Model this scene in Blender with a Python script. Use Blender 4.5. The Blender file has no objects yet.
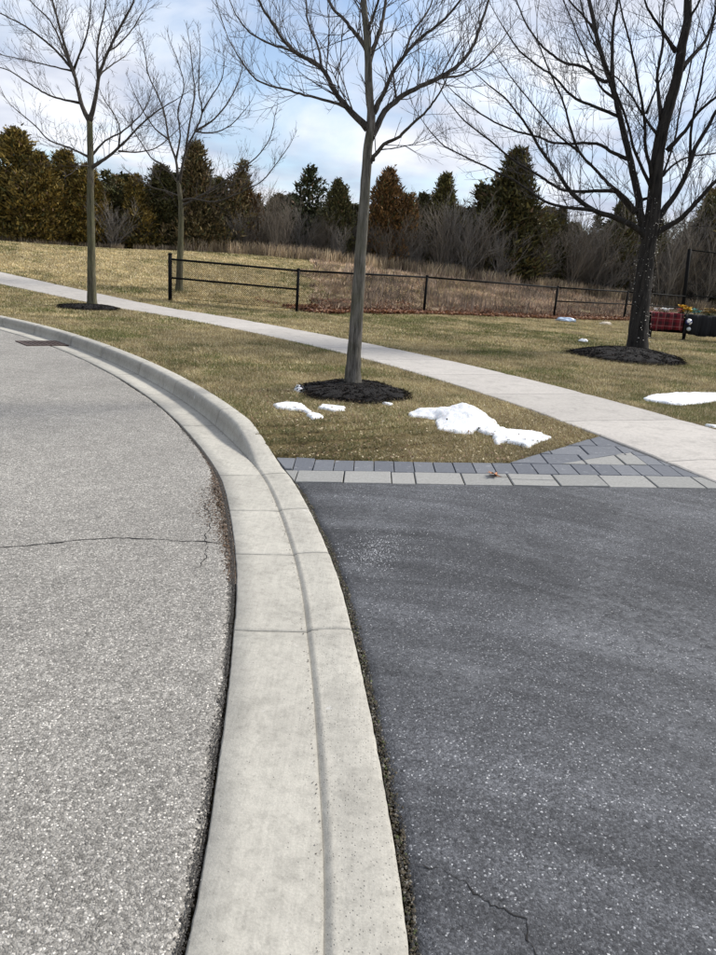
import bpy, bmesh, math, random
import numpy as np
from mathutils import Vector, Matrix
random.seed(11); rng=np.random.default_rng(11)
S=bpy.context.scene; COL=S.collection

# ------------------------------------------------------------------ camera, sky, sun, exposure
pitch=math.radians(16.0); roll=math.radians(4.2)
cd=bpy.data.cameras.new('camera'); cam=bpy.data.objects.new('camera',cd); COL.objects.link(cam)
F_=Vector((0,math.cos(pitch),-math.sin(pitch))); U0=Vector((0,math.sin(pitch),math.cos(pitch))); R0=Vector((1,0,0))
Ri=math.cos(roll)*R0+math.sin(roll)*U0; Ui=math.cos(roll)*U0-math.sin(roll)*R0
M=Matrix(((Ri.x,Ui.x,-F_.x,0),(Ri.y,Ui.y,-F_.y,0),(Ri.z,Ui.z,-F_.z,1.5),(0,0,0,1)))
cam.matrix_world=M
cd.sensor_fit='VERTICAL'; cd.sensor_height=24; cd.lens=24*717/955; cd.clip_start=.05; cd.clip_end=2000
S.camera=cam
SUN_EL=math.radians(43); SUN_AZ=math.radians(62)      # azimuth from +Y towards +X: ahead and to the right
W=bpy.data.worlds.new('World'); S.world=W; W.use_nodes=True
nt=W.node_tree; nt.nodes.clear(); N=nt.nodes.new; Lk=nt.links.new
out=N('ShaderNodeOutputWorld'); sky=N('ShaderNodeTexSky'); sky.sky_type='NISHITA'; sky.sun_disc=False
sky.sun_elevation=SUN_EL; sky.sun_rotation=SUN_AZ; sky.altitude=200; sky.air_density=1.0; sky.dust_density=.8; sky.ozone_density=1.2
tc=N('ShaderNodeTexCoord'); sp=N('ShaderNodeSeparateXYZ'); Lk(tc.outputs['Generated'],sp.inputs[0])
ad=N('ShaderNodeMath'); ad.operation='MAXIMUM'; ad.inputs[1].default_value=0.0; Lk(sp.outputs[2],ad.inputs[0])
ad2=N('ShaderNodeMath'); ad2.operation='ADD'; ad2.inputs[1].default_value=.22; Lk(ad.outputs[0],ad2.inputs[0])
dx=N('ShaderNodeMath'); dx.operation='DIVIDE'; Lk(sp.outputs[0],dx.inputs[0]); Lk(ad2.outputs[0],dx.inputs[1])
dy=N('ShaderNodeMath'); dy.operation='DIVIDE'; Lk(sp.outputs[1],dy.inputs[0]); Lk(ad2.outputs[0],dy.inputs[1])
cb=N('ShaderNodeCombineXYZ'); Lk(dx.outputs[0],cb.inputs[0]); Lk(dy.outputs[0],cb.inputs[1]); cb.inputs[2].default_value=3.1
n1=N('ShaderNodeTexNoise'); n1.inputs['Scale'].default_value=1.25; n1.inputs['Detail'].default_value=9; n1.inputs['Roughness'].default_value=.55; n1.inputs['Distortion'].default_value=.35; Lk(cb.outputs[0],n1.inputs['Vector'])
r1=N('ShaderNodeValToRGB'); r1.color_ramp.elements[0].position=.38; r1.color_ramp.elements[1].position=.54; Lk(n1.outputs[0],r1.inputs[0])
n2=N('ShaderNodeTexNoise'); n2.inputs['Scale'].default_value=1.7; n2.inputs['Detail'].default_value=7; n2.inputs['Roughness'].default_value=.5; Lk(cb.outputs[0],n2.inputs['Vector'])
r2=N('ShaderNodeValToRGB'); e=r2.color_ramp.elements; e[0].position=.36; e[0].color=(.40,.45,.60,1); e[1].position=.60; e[1].color=(.93,.95,1,1); Lk(n2.outputs[0],r2.inputs[0])
b1=N('ShaderNodeBackground'); b1.inputs[1].default_value=.13; Lk(sky.outputs[0],b1.inputs[0])
b2=N('ShaderNodeBackground'); b2.inputs[1].default_value=.87; Lk(r2.outputs[0],b2.inputs[0])
mf=N('ShaderNodeMath'); mf.operation='MULTIPLY_ADD'; mf.inputs[1].default_value=.86; mf.inputs[2].default_value=.10; Lk(r1.outputs[0],mf.inputs[0])
mx=N('ShaderNodeMixShader'); Lk(mf.outputs[0],mx.inputs[0]); Lk(b1.outputs[0],mx.inputs[1]); Lk(b2.outputs[0],mx.inputs[2]); Lk(mx.outputs[0],out.inputs[0])
sl=bpy.data.lights.new('sun','SUN'); sl.energy=3.7; sl.angle=math.radians(9); sl.color=(1,.955,.89)
so=bpy.data.objects.new('sun',sl); COL.objects.link(so)
sd=Vector((math.sin(SUN_AZ)*math.cos(SUN_EL),math.cos(SUN_AZ)*math.cos(SUN_EL),math.sin(SUN_EL)))
so.rotation_euler=sd.to_track_quat('Z','Y').to_euler()
S.view_settings.view_transform='Standard'; S.view_settings.look='None'; S.view_settings.exposure=0.40; S.view_settings.gamma=1
S.render.engine='CYCLES'

# ------------------------------------------------------------------ helpers
def link(name,me,parent=None):
    o=bpy.data.objects.new(name,me); COL.objects.link(o)
    if parent: o.parent=parent
    return o
def empty(name,loc=(0,0,0)):
    o=bpy.data.objects.new(name,None); o.location=loc; o.empty_display_size=.1; COL.objects.link(o); return o
def tag(o,label=None,cat=None,group=None,kind=None):
    for k,v in (('label',label),('category',cat),('group',group),('kind',kind)):
        if v: o[k]=v
    return o
def make_mesh(name,V,Fc,mat=None,col=None,smooth_=False,mats=None,midx=None):
    """V (n,3); Fc an (m,k) int array or list of index lists; col per-vertex rgb"""
    me=bpy.data.meshes.new(name); V=np.asarray(V,np.float32)
    if isinstance(Fc,np.ndarray):
        m,k=Fc.shape; me.vertices.add(len(V)); me.vertices.foreach_set('co',V.ravel())
        me.loops.add(m*k); me.loops.foreach_set('vertex_index',Fc.astype(np.int32).ravel())
        me.polygons.add(m); me.polygons.foreach_set('loop_start',np.arange(0,m*k,k,dtype=np.int32))
        try: me.polygons.foreach_set('loop_total',np.full(m,k,np.int32))
        except Exception: pass
        me.update(calc_edges=True)
    else:
        me.from_pydata([tuple(map(float,v)) for v in V],[],[list(map(int,f)) for f in Fc]); me.update()
    if col is not None:
        a=me.color_attributes.new('Col','FLOAT_COLOR','POINT'); c=np.ones((len(V),4),np.float32); c[:,:3]=col; a.data.foreach_set('color',c.ravel())
    if smooth_: me.polygons.foreach_set('use_smooth',np.ones(len(me.polygons),bool))
    if mat: me.materials.append(mat)
    if mats:
        for q in mats: me.materials.append(q)
        me.polygons.foreach_set('material_index',np.asarray(midx,np.int32))
    return me
class MB:
    def __init__(s): s.V=[]; s.F=[]; s.C=[]; s.n=0
    def add(s,V,Fc,c=(1,1,1)):
        V=np.asarray(V,float); s.V.append(V); s.F.extend([[i+s.n for i in f] for f in Fc]); s.C.append(np.tile(np.asarray(c,float),(len(V),1)) if np.ndim(c)==1 else c); s.n+=len(V)
    def box(s,c,d,rot=0,col=(1,1,1),tilt=None):
        x,y,z=np.array(d)/2.; V=np.array([[a*x,b*y,e*z] for e in(-1,1) for a,b in((-1,-1),(1,-1),(1,1),(-1,1))])
        if tilt is not None: V=V@np.array(tilt).T
        cr,sr=math.cos(rot),math.sin(rot); V=V@np.array([[cr,sr,0],[-sr,cr,0],[0,0,1]])+np.array(c)
        s.add(V,[[0,3,2,1],[4,5,6,7],[0,1,5,4],[1,2,6,5],[2,3,7,6],[3,0,4,7]],col)
    def tube(s,P,R,k=6,cap=True,col=(1,1,1),bump=0):
        P=np.asarray(P,float); n=len(P); R=np.broadcast_to(R,(n,))
        T=np.empty_like(P); T[1:-1]=P[2:]-P[:-2]; T[0]=P[1]-P[0]; T[-1]=P[-1]-P[-2]
        T/=np.linalg.norm(T,axis=1)[:,None]+1e-9
        a=np.array([0,0,1.]) if abs(T[0][2])<.9 else np.array([1.,0,0])
        A=np.cross(T,a); A/=np.linalg.norm(A,axis=1)[:,None]+1e-9; B=np.cross(T,A)
        th=np.arange(k)*2*np.pi/k; rr=R[:,None]*np.ones((n,k))
        if bump: rr=rr*(1+bump*rng.standard_normal((n,k)))
        V=P[:,None,:]+rr[:,:,None]*(np.cos(th)[None,:,None]*A[:,None,:]+np.sin(th)[None,:,None]*B[:,None,:])
        Fc=[]
        for i in range(n-1):
            for j in range(k):
                j2=(j+1)%k; Fc.append([i*k+j,i*k+j2,(i+1)*k+j2,(i+1)*k+j])
        if cap: Fc.append(list(range(k))[::-1]); Fc.append([(n-1)*k+j for j in range(k)])
        s.add(V.reshape(-1,3),Fc,col)
    def obj(s,name,mat,parent=None,smooth_=False):
        V=np.vstack(s.V); me=make_mesh(name,V,s.F,mat,np.vstack(s.C),smooth_); o=link(name,me,parent); return o
class TubeBank:                     # thousands of thin twigs, joined fast
    def __init__(s,k=3): s.P=[];s.R=[];s.k=k
    def add(s,P,R): s.P.append(np.asarray(P,float)); s.R.append(np.asarray(R,float))
    def mesh(s,name,mat,col=None):
        k=s.k; by={}
        for P,R in zip(s.P,s.R): by.setdefault(len(P),[]).append((P,R))
        Vs=[];Fs=[];off=0
        for n,l in by.items():
            P=np.array([a for a,_ in l]); R=np.array([b for _,b in l]); m=len(l)
            T=np.empty_like(P); T[:,1:-1]=P[:,2:]-P[:,:-2]; T[:,0]=P[:,1]-P[:,0]; T[:,-1]=P[:,-1]-P[:,-2]
            T/=np.linalg.norm(T,axis=2,keepdims=True)+1e-9
            A=np.cross(T,np.array([.31,.87,.38])); A/=np.linalg.norm(A,axis=2,keepdims=True)+1e-9; B=np.cross(T,A)
            th=np.arange(k)*2*np.pi/k
            V=P[:,:,None,:]+R[:,:,None,None]*(np.cos(th)[:,None]*A[:,:,None,:]+np.sin(th)[:,None]*B[:,:,None,:])
            b=(np.arange(m)[:,None,None]*n+np.arange(n-1)[None,:,None])*k; j=np.arange(k)[None,None,:]; j2=(j+1)%k
            Fq=np.stack([b+j,b+j2,b+k+j2,b+k+j],-1).reshape(-1,4)+off
            Vs.append(V.reshape(-1,3)); Fs.append(Fq); off+=m*n*k
        V=np.vstack(Vs); return make_mesh(name,V,np.vstack(Fs),mat,None if col is None else np.tile(col,(len(V),1)),True)
def vnoise(x,y,sc,seed=0):          # smooth value noise 0..1
    r=np.random.default_rng(seed).random((256,256)); x=np.asarray(x)*sc+37.3; y=np.asarray(y)*sc+11.7
    xi=np.floor(x).astype(int); yi=np.floor(y).astype(int); u=x-xi; v=y-yi; u=u*u*(3-2*u); v=v*v*(3-2*v)
    g=lambda a,b:r[a%256,b%256]
    return (g(xi,yi)*(1-u)+g(xi+1,yi)*u)*(1-v)+(g(xi,yi+1)*(1-u)+g(xi+1,yi+1)*u)*v
def fbm(x,y,sc,seed=0): return (vnoise(x,y,sc,seed)+.5*vnoise(x,y,sc*2.1,seed+1)+.25*vnoise(x,y,sc*4.3,seed+2))/1.75
def clip_poly(P,a,b):               # keep the part left of the line a->b
    o=[]; n=len(P)
    f=lambda p:(b[0]-a[0])*(p[1]-a[1])-(b[1]-a[1])*(p[0]-a[0])
    for i in range(n):
        p,q=P[i],P[(i+1)%n]; fp,fq=f(p),f(q)
        if fp>=0: o.append(p)
        if (fp>=0)!=(fq>=0): t=fp/(fp-fq); o.append((p[0]+t*(q[0]-p[0]),p[1]+t*(q[1]-p[1])))
    return o

# ------------------------------------------------------------------ materials
def mat(name):
    m=bpy.data.materials.new(name); m.use_nodes=True; n=m.node_tree; return m,n,n.nodes['Principled BSDF']
class NG:                           # small node-building helper
    def __init__(s,n): s.n=n
    def new(s,t,**k):
        o=s.n.nodes.new(t)
        for a,b in k.items(): setattr(o,a,b)
        return o
    def put(s,o,i,v):
        if hasattr(v,'is_output'): s.n.links.new(v,o.inputs[i])
        else: o.inputs[i].default_value=v
    def co(s): return s.new('ShaderNodeTexCoord').outputs['Object']
    def mapping(s,sc):
        o=s.new('ShaderNodeMapping'); s.put(o,0,s.co()); o.inputs['Scale'].default_value=sc; return o.outputs[0]
    def noise(s,sc,det=4,ro=.55,v=None,dist=0):
        o=s.new('ShaderNodeTexNoise'); s.put(o,'Vector',v if v is not None else s.co()); o.inputs['Scale'].default_value=sc; o.inputs['Detail'].default_value=det; o.inputs['Roughness'].default_value=ro; o.inputs['Distortion'].default_value=dist; return o.outputs[0]
    def vor(s,sc,feat='F1',v=None,rand=1):
        o=s.new('ShaderNodeTexVoronoi',feature=feat); s.put(o,'Vector',v if v is not None else s.co()); o.inputs['Scale'].default_value=sc; o.inputs['Randomness'].default_value=rand; return o
    def ramp(s,f,st):
        o=s.new('ShaderNodeValToRGB'); s.put(o,0,f); e=o.color_ramp.elements
        while len(e)<len(st): e.new(.5)
        for a,(p,c) in zip(e,st): a.position=p; a.color=(c,c,c,1) if not isinstance(c,tuple) else c+(1,)
        return o.outputs[0]
    def mix(s,f,a,b,mode='MIX'):
        o=s.new('ShaderNodeMix',data_type='RGBA',blend_type=mode); s.put(o,0,f)
        for i,v in ((6,a),(7,b)): s.put(o,i,v if hasattr(v,'is_output') else (tuple(v)+(1,) if isinstance(v,tuple) else (v,v,v,1)))
        return o.outputs[2]
    def math(s,op,a,b=0.,c=0.):
        o=s.new('ShaderNodeMath',operation=op); s.put(o,0,a); s.put(o,1,b); s.put(o,2,c); return o.outputs[0]
    def bump(s,h,st,d,nrm=None):
        o=s.new('ShaderNodeBump'); s.put(o,'Height',h); o.inputs['Strength'].default_value=st; o.inputs['Distance'].default_value=d
        if nrm: s.put(o,'Normal',nrm)
        return o.outputs[0]
def asphalt(name,lo,hi,stone,frac,tint,streak=None,sc=120,bm=.75):
    m,n,b=mat(name); g=NG(n)
    dn=g.new('ShaderNodeTexNoise'); g.put(dn,'Vector',g.co()); dn.inputs['Scale'].default_value=160; dn.inputs['Detail'].default_value=3
    va=g.new('ShaderNodeVectorMath',operation='MULTIPLY_ADD'); g.put(va,0,dn.outputs['Color']); va.inputs[1].default_value=(.010,.010,.010); g.put(va,2,g.co()); dv=va.outputs[0]
    v=g.vor(sc,'F1',dv); ve=g.vor(sc,'DISTANCE_TO_EDGE',dv); v2=g.vor(240,'F1',dv); v3=g.vor(46,'F1',dv)
    sep=g.new('ShaderNodeSeparateColor'); g.put(sep,0,v.outputs['Color'])
    sep2=g.new('ShaderNodeSeparateColor'); g.put(sep2,0,v2.outputs['Color'])
    sep3=g.new('ShaderNodeSeparateColor'); g.put(sep3,0,v3.outputs['Color'])
    base=g.ramp(sep.outputs[0],[(0,lo),(.6,tuple((a+c)/2 for a,c in zip(lo,hi))),(1,hi)])
    fine=g.ramp(sep2.outputs[1],[(0,.72),(.5,1.),(1,1.3)]); c=g.mix(1,base,fine,'MULTIPLY')
    pale=g.ramp(sep.outputs[1],[(1-frac-.02,0.),(1-frac+.02,1.)]); rnd=g.ramp(v.outputs['Distance'],[(.30,1.),(.55,0.)])
    c=g.mix(g.math('MULTIPLY',pale,rnd),c,stone)
    bigp=g.math('MULTIPLY',g.ramp(sep3.outputs[2],[(1-frac*.35,0.),(1-frac*.35+.02,1.)]),g.ramp(v3.outputs['Distance'],[(.16,1.),(.3,0.)]))
    c=g.mix(g.math('MULTIPLY',bigp,.75),c,stone)
    c=g.mix(1,c,g.ramp(ve.outputs[0],[(0.,.84),(.10,1.)]),'MULTIPLY')
    c=g.mix(1,c,g.ramp(g.noise(130,4,.75),[(.32,.62),(.5,1.),(.68,1.35)]),'MULTIPLY')
    pit=g.ramp(g.noise(42,3,.6),[(.28,.4),(.36,1.)]); c=g.mix(1,c,pit,'MULTIPLY')
    big=g.ramp(g.noise(.55,7,.65),[(.3,.80),(.7,1.15)]); c=g.mix(1,c,big,'MULTIPLY')
    med=g.ramp(g.noise(7,7,.75),[(.3,.82),(.7,1.15)]); c=g.mix(1,c,med,'MULTIPLY')
    if streak: c=streak(g,c)
    c=g.mix(1,c,tint,'MULTIPLY')
    g.put(b,'Base Color',c); b.inputs['Roughness'].default_value=.86; b.inputs['Specular IOR Level'].default_value=.35
    h=g.math('ADD',g.math('MULTIPLY',g.ramp(ve.outputs[0],[(0,0.),(.3,1.)]),sep.outputs[2]),g.math('MULTIPLY',g.noise(42,3,.6),1.2))
    g.put(b,'Normal',g.bump(h,bm,.005)); return m
def tyre(g,c):                      # sweeping tyre smears and dried salt on the newer asphalt
    x=g.new('ShaderNodeSeparateXYZ'); g.put(x,0,g.co())
    sx=g.math('ADD',g.math('ADD',x.outputs[1],g.math('MULTIPLY',x.outputs[0],.28)),g.math('MULTIPLY',g.math('POWER',g.math('SUBTRACT',x.outputs[0],.4),2.),.22))
    cv=g.new('ShaderNodeCombineXYZ'); g.put(cv,0,g.math('MULTIPLY',sx,1.0)); g.put(cv,1,g.math('MULTIPLY',x.outputs[0],.16))
    a=g.ramp(g.noise(2.6,8,.7,cv.outputs[0],.9),[(.33,.55),(.5,1.),(.66,1.5)])
    c=g.mix(1,c,a,'MULTIPLY')
    salt=g.math('MULTIPLY',g.ramp(g.noise(1.1,3,.5,None,.5),[(.48,0.),(.64,1.)]),g.ramp(g.noise(30,5,.7),[(.40,0.),(.60,1.)]))
    return g.mix(g.math('MULTIPLY',salt,.26),c,(.27,.275,.28))
M_ROAD=asphalt('road_asphalt',(.17,.167,.16),(.37,.365,.355),(.66,.65,.63),.15,(1.07,1.03,.955))
M_DRIVE=asphalt('driveway_asphalt',(.044,.045,.048),(.108,.110,.115),(.34,.34,.34),.07,(.99,1,1.02),tyre,150,.5)
def concrete(name,c1,c2,stretch=(70,6,20),attr=False):
    m,n,b=mat(name); g=NG(n)
    c=g.mix(g.ramp(g.noise(1.7,7,.62),[(.3,0.),(.7,1.)]),c1,c2)
    st=g.ramp(g.noise(1,4,.6,g.mapping(stretch)),[(.3,.93),(.7,1.06)]); c=g.mix(1,c,st,'MULTIPLY')
    fi=g.ramp(g.noise(160,3,.7),[(.3,.88),(.7,1.1)]); c=g.mix(1,c,fi,'MULTIPLY')
    v=g.vor(120); s=g.new('ShaderNodeSeparateColor'); g.put(s,0,v.outputs['Color'])
    if attr:
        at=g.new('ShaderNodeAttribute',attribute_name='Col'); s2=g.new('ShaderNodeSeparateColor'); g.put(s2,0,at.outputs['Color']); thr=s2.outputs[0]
        c=g.mix(1,c,g.mix(s2.outputs[1],(1,1,1),(.50,.485,.46)),'MULTIPLY')  # green channel darkens the kerb: dirt together with painted shade
        sel=g.math('GREATER_THAN',g.math('ADD',s.outputs[0],g.math('MULTIPLY',thr,.34)),.985)
    else: sel=g.ramp(s.outputs[0],[(.95,0.),(.96,1.)])
    pit=g.math('MULTIPLY',sel,g.ramp(v.outputs['Distance'],[(.12,1.),(.32,0.)])); c=g.mix(g.math('MULTIPLY',pit,.65),c,(.13,.12,.105))
    stain=g.ramp(g.noise(4.5,6,.7,None,.6),[(.5,1.),(.68,.80)]); c=g.mix(1,c,stain,'MULTIPLY')
    oi=g.new('ShaderNodeObjectInfo'); c=g.mix(1,c,g.ramp(oi.outputs['Random'],[(0,.90),(1,1.06)]),'MULTIPLY')
    c=g.mix(1,c,g.ramp(g.noise(28,6,.75),[(.3,.78),(.5,1.),(.7,1.10)]),'MULTIPLY')
    wh=g.ramp(g.noise(7,4,.7,None,.3),[(.68,0.),(.74,.5)]); c=g.mix(wh,c,(.62,.61,.6))
    g.put(b,'Base Color',c); b.inputs['Roughness'].default_value=.88; b.inputs['Specular IOR Level'].default_value=.3
    h=g.math('ADD',g.noise(120,4,.7),g.math('MULTIPLY',pit,-2.)); g.put(b,'Normal',g.bump(h,.5,.003)); return m
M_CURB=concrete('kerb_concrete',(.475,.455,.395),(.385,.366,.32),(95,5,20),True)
M_WALK=concrete('sidewalk_concrete',(.47,.44,.40),(.41,.385,.35),(14,60,20))
def paver_mat(name,c1,c2):
    m,n,b=mat(name); g=NG(n); oi=g.new('ShaderNodeObjectInfo')
    c=g.mix(oi.outputs['Random'],c1,c2); c=g.mix(1,c,g.ramp(g.noise(60,5,.7),[(.3,.8),(.7,1.2)]),'MULTIPLY')
    w=g.ramp(g.noise(14,4,.65),[(.6,0.),(.75,.45)]); c=g.mix(w,c,(.4,.4,.4))
    g.put(b,'Base Color',c); b.inputs['Roughness'].default_value=.85; g.put(b,'Normal',g.bump(g.noise(90,4,.7),.5,.003)); return m
M_PAVD=paver_mat('charcoal_paver',(.100,.108,.125),(.150,.158,.172)); M_PAVL=paver_mat('pale_paver',(.225,.225,.212),(.29,.285,.265))
def simple(name,c,ro=.8,metal=0,nz=None,bmp=None):
    m,n,b=mat(name); g=NG(n); k=c
    if nz: k=g.mix(1,c,g.ramp(g.noise(nz,5,.65),[(.3,.7),(.7,1.3)]),'MULTIPLY'); g.put(b,'Base Color',k)
    else: b.inputs['Base Color'].default_value=tuple(c)+(1,)
    b.inputs['Roughness'].default_value=ro; b.inputs['Metallic'].default_value=metal
    if bmp: g.put(b,'Normal',g.bump(g.noise(bmp[0],4,.6),.6,bmp[1]))
    return m
def colmat(name,ro=.8,spec=.3,trans=0,nz=None):
    m,n,b=mat(name); g=NG(n); a=g.new('ShaderNodeAttribute',attribute_name='Col'); c=a.outputs['Color']
    if nz: c=g.mix(1,c,g.ramp(g.noise(nz,4,.6),[(.3,.75),(.7,1.25)]),'MULTIPLY')
    g.put(b,'Base Color',c); b.inputs['Roughness'].default_value=ro; b.inputs['Specular IOR Level'].default_value=spec
    if trans:
        t=g.new('ShaderNodeBsdfTranslucent'); g.put(t,0,c); x=g.new('ShaderNodeMixShader'); x.inputs[0].default_value=trans
        o=[q for q in n.nodes if q.type=='OUTPUT_MATERIAL'][0]; n.links.new(b.outputs[0],x.inputs[1]); n.links.new(t.outputs[0],x.inputs[2]); n.links.new(x.outputs[0],o.inputs[0])
    return m
M_BLADE=colmat('grass_blades',.75,.25,.2); M_COL=colmat('tinted',.75,.3,0); M_CHIP=colmat('mulch_chip',.95,.04,0); M_LEAF=colmat('leaf_litter',.7,.3,.15)
M_BLACK=simple('black_fence_paint',(.006,.006,.006),.8); M_BLACK.node_tree.nodes['Principled BSDF'].inputs['Specular IOR Level'].default_value=.12; M_CRACK=simple('gap_shade',(.010,.009,.008),.95); M_TAR=simple('tar_band',(.06,.058,.055),.8,0,40)  # M_CRACK puts the shade down in the cracks into a near-black colour
M_RUST=simple('rusty_iron',(.075,.050,.042),.75,.3,50,(80,.003)); M_SNOW=None
def bark(name,c1,c2,sc=22,moss=None):
    m,n,b=mat(name); g=NG(n); f=g.noise(1,6,.7,g.mapping((sc*2,sc*2,sc*.28)),.4)
    c=g.mix(g.ramp(f,[(.35,0.),(.62,1.)]),c1,c2); c=g.mix(1,c,g.ramp(g.noise(3,4,.6),[(.3,.85),(.7,1.15)]),'MULTIPLY')
    if moss: c=g.mix(g.ramp(g.noise(2.2,5,.65),[(.42,0.),(.65,.6)]),c,moss)
    g.put(b,'Base Color',c); b.inputs['Roughness'].default_value=.92; b.inputs['Specular IOR Level'].default_value=.2
    g.put(b,'Normal',g.bump(f,1.,.02)); return m
def catmull(P, n=12):
    P=np.array(P,float); P=np.vstack([2*P[0]-P[1],P,2*P[-1]-P[-2]]); out=[]
    for i in range(1,len(P)-2):
        t=np.linspace(0,1,n,endpoint=False)[:,None]; a,b,c,d=P[i-1],P[i],P[i+1],P[i+2]
        out.append(.5*((2*b)+(-a+c)*t+(2*a-5*b+4*c-d)*t*t+(-a+3*b-3*c+d)*t**3))
    out.append(P[-2][None]); return np.vstack(out)
def resample(P, step):
    P=np.array(P,float); s=np.r_[0,np.cumsum(np.hypot(*np.diff(P[:,:2],axis=0).T))]
    n=max(2,int(round(s[-1]/step))+1); t=np.linspace(0,s[-1],n)
    return np.stack([np.interp(t,s,P[:,k]) for k in range(P.shape[1])],1)
def normals(P):                     # unit normals to the right of the direction of travel
    T=np.gradient(P,axis=0); T/=np.hypot(*T.T)[:,None]; return np.stack([T[:,1],-T[:,0]],1)
# the asphalt edge along the gutter, metres, camera at the origin
GUTTER=[(-.02,-5),(-.17,-2),(-.27,0),(-.31,1.25),(-.37,1.9),(-.46,2.6),(-.59,3.4),(-.84,4.45),(-1.06,5.15),(-1.42,6.0),(-1.87,6.93),(-2.38,7.85),(-3.09,8.98),(-3.92,10.15),(-4.83,11.3),(-5.84,12.43),(-6.95,13.5),(-8.6,14.85),(-10.6,16.2),(-13.2,17.6),(-17,19.2),(-22,20.8),(-30,22.4)]
EDGE=resample(catmull(GUTTER),.05)
def dist_to(P, x, y):
    x=np.atleast_1d(np.asarray(x,float)).ravel(); y=np.atleast_1d(np.asarray(y,float)).ravel(); out=np.empty(len(x)); idx=np.empty(len(x),int)
    for i in range(0,len(x),20000):
        d=(x[i:i+20000,None]-P[None,:,0])**2+(y[i:i+20000,None]-P[None,:,1])**2
        k=d.argmin(1); idx[i:i+20000]=k; out[i:i+20000]=np.sqrt(d[np.arange(len(k)),k])
    return out,idx
EDGE_C=EDGE[::4]; EDGE_CN=normals(EDGE)[::4]
def smooth(t): t=np.clip(t,0,1); return t*t*(3-2*t)
def curb_height(y): return .001+.149*smooth((np.asarray(y)-5.1)/1.1)
FENCE_LINE=((-2.9,19.6),(.80,.60))
def ground(x, y):                   # height of the land right of the kerb
    sh=np.shape(x); d,k=dist_to(EDGE_C,x,y); x=np.ravel(x); y=np.ravel(y)
    side=(x-EDGE_C[k,0])*EDGE_CN[k,0]+(y-EDGE_C[k,1])*EDGE_CN[k,1]
    d=np.where(side>0,np.where(d>.42,np.maximum(d-.51,0),d-.51),-1.); h=curb_height(EDGE_C[k,1])
    g=h-.006+(.206-h)*np.clip(d/3.3,0,1)+.1*smooth((d-4)/8)
    (fx,fy),(tx,ty)=FENCE_LINE
    s=-(x-fx)*ty+(y-fy)*tx
    top=1.64+.38*smooth((x+15)/13)-.15*smooth((x-9)/10)
    g=g+(top-.3)*smooth((s-.3)/17.)+.03*np.sin(x*.4+1)*np.sin(y*.31)*smooth((d-3)/4)
    g=np.where(d<0,-.0+.0*g,g)
    return g.reshape(sh) if sh else float(g[0])
# ------------------------------------------------------------------ the land
EN=normals(EDGE); EN=np.stack([np.convolve(np.pad(EN[:,k],10,'edge'),np.ones(21)/21,'valid') for k in(0,1)],1); EN/=np.hypot(*EN.T)[:,None]
BACK=EDGE+EN*.512                                        # back of the kerb
def x_edge(y,P=EDGE): i=np.argsort(P[:,1]); return np.interp(y,P[i,1],P[i,0])
WALK_N=resample(catmull([(2.70,4.95),(2.62,5.25),(2.22,6.58),(1.2,9.0),(-.28,11.6),(-2.3,14.25),(-5.0,17.1),(-7.6,19.0),(-10.5,20.4),(-14,21.7),(-20,23.2),(-28,24.5)]),.05)
WN=normals(WALK_N); WN=np.stack([np.convolve(np.pad(WN[:,k],15,'edge'),np.ones(31)/31,'valid') for k in(0,1)],1); WN/=np.hypot(*WN.T)[:,None]
WALK_F=WALK_N+WN*1.5
DRV=5.0; PAV_POLY=[(-1.2,DRV),(4.2,DRV),(2.22,6.56),(1.86,6.22),(1.2,5.60),(-1.2,5.60)]
def in_poly(P,x,y):
    ins=np.zeros(np.shape(x),bool); n=len(P)
    for i in range(n):
        (x1,y1),(x2,y2)=P[i],P[(i+1)%n]
        if y1==y2: continue
        c=((y1>y)!=(y2>y))&(x<(x2-x1)*(y-y1)/(y2-y1)+x1); ins^=c
    return ins
def walk_side(x,y):
    d,k=dist_to(WALK_N[::3],x,y); k=k*3; s=(np.ravel(x)-WALK_N[k,0])*WN[k,0]+(np.ravel(y)-WALK_N[k,1])*WN[k,1]
    return s.reshape(np.shape(x))
def axis(segs):
    o=[]
    for a,b,s in segs: o+=list(np.arange(a,b-1e-6,s))
    return np.array(o+[segs[-1][1]])
gx=axis([(-300,-60,30),(-60,-24,3),(-24,-9,.5),(-9,6,.1),(6,12,.3),(12,30,1),(30,60,5),(60,300,40)])
gy=axis([(-8,4.6,.3),(4.6,13,.08),(13,22,.16),(22,40,.5),(40,60,2),(60,120,10),(120,600,60)])
X,Y=np.meshgrid(gx,gy); ws=walk_side(X,Y); Z=ground(X,Y); G_RAW=Z.copy()
de,ke=dist_to(EDGE_C,X,Y); de=de.reshape(X.shape); ke=ke.reshape(X.shape)
side=(X-EDGE_C[ke,0])*EDGE_CN[ke,0]+(Y-EDGE_C[ke,1])*EDGE_CN[ke,1]
low=(side<.43)|((Y<DRV)&(side>0)&(X<14))|in_poly(PAV_POLY,X,Y)&(ws<.2)|((ws>.02)&(ws<1.48)&(Y>4.9)&(X>-27))
Z=np.where(low,Z-.07,Z)+np.where(~low&(Y>5.6),(fbm(X,Y,1.3,5)-.5)*.035*smooth((side-.53)/.5)*smooth(np.minimum(np.abs(ws),np.abs(ws-1.5))/.4),0)
nx,ny=len(gx),len(gy); i=(np.arange(ny-1)[:,None]*nx+np.arange(nx-1)[None,:]).ravel()
m,n,b=mat('dormant_turf_soil'); g=NG(n)
c=g.mix(g.ramp(g.noise(.9,6,.62),[(.35,0.),(.65,1.)]),(.22,.165,.078),(.15,.13,.055))
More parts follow.
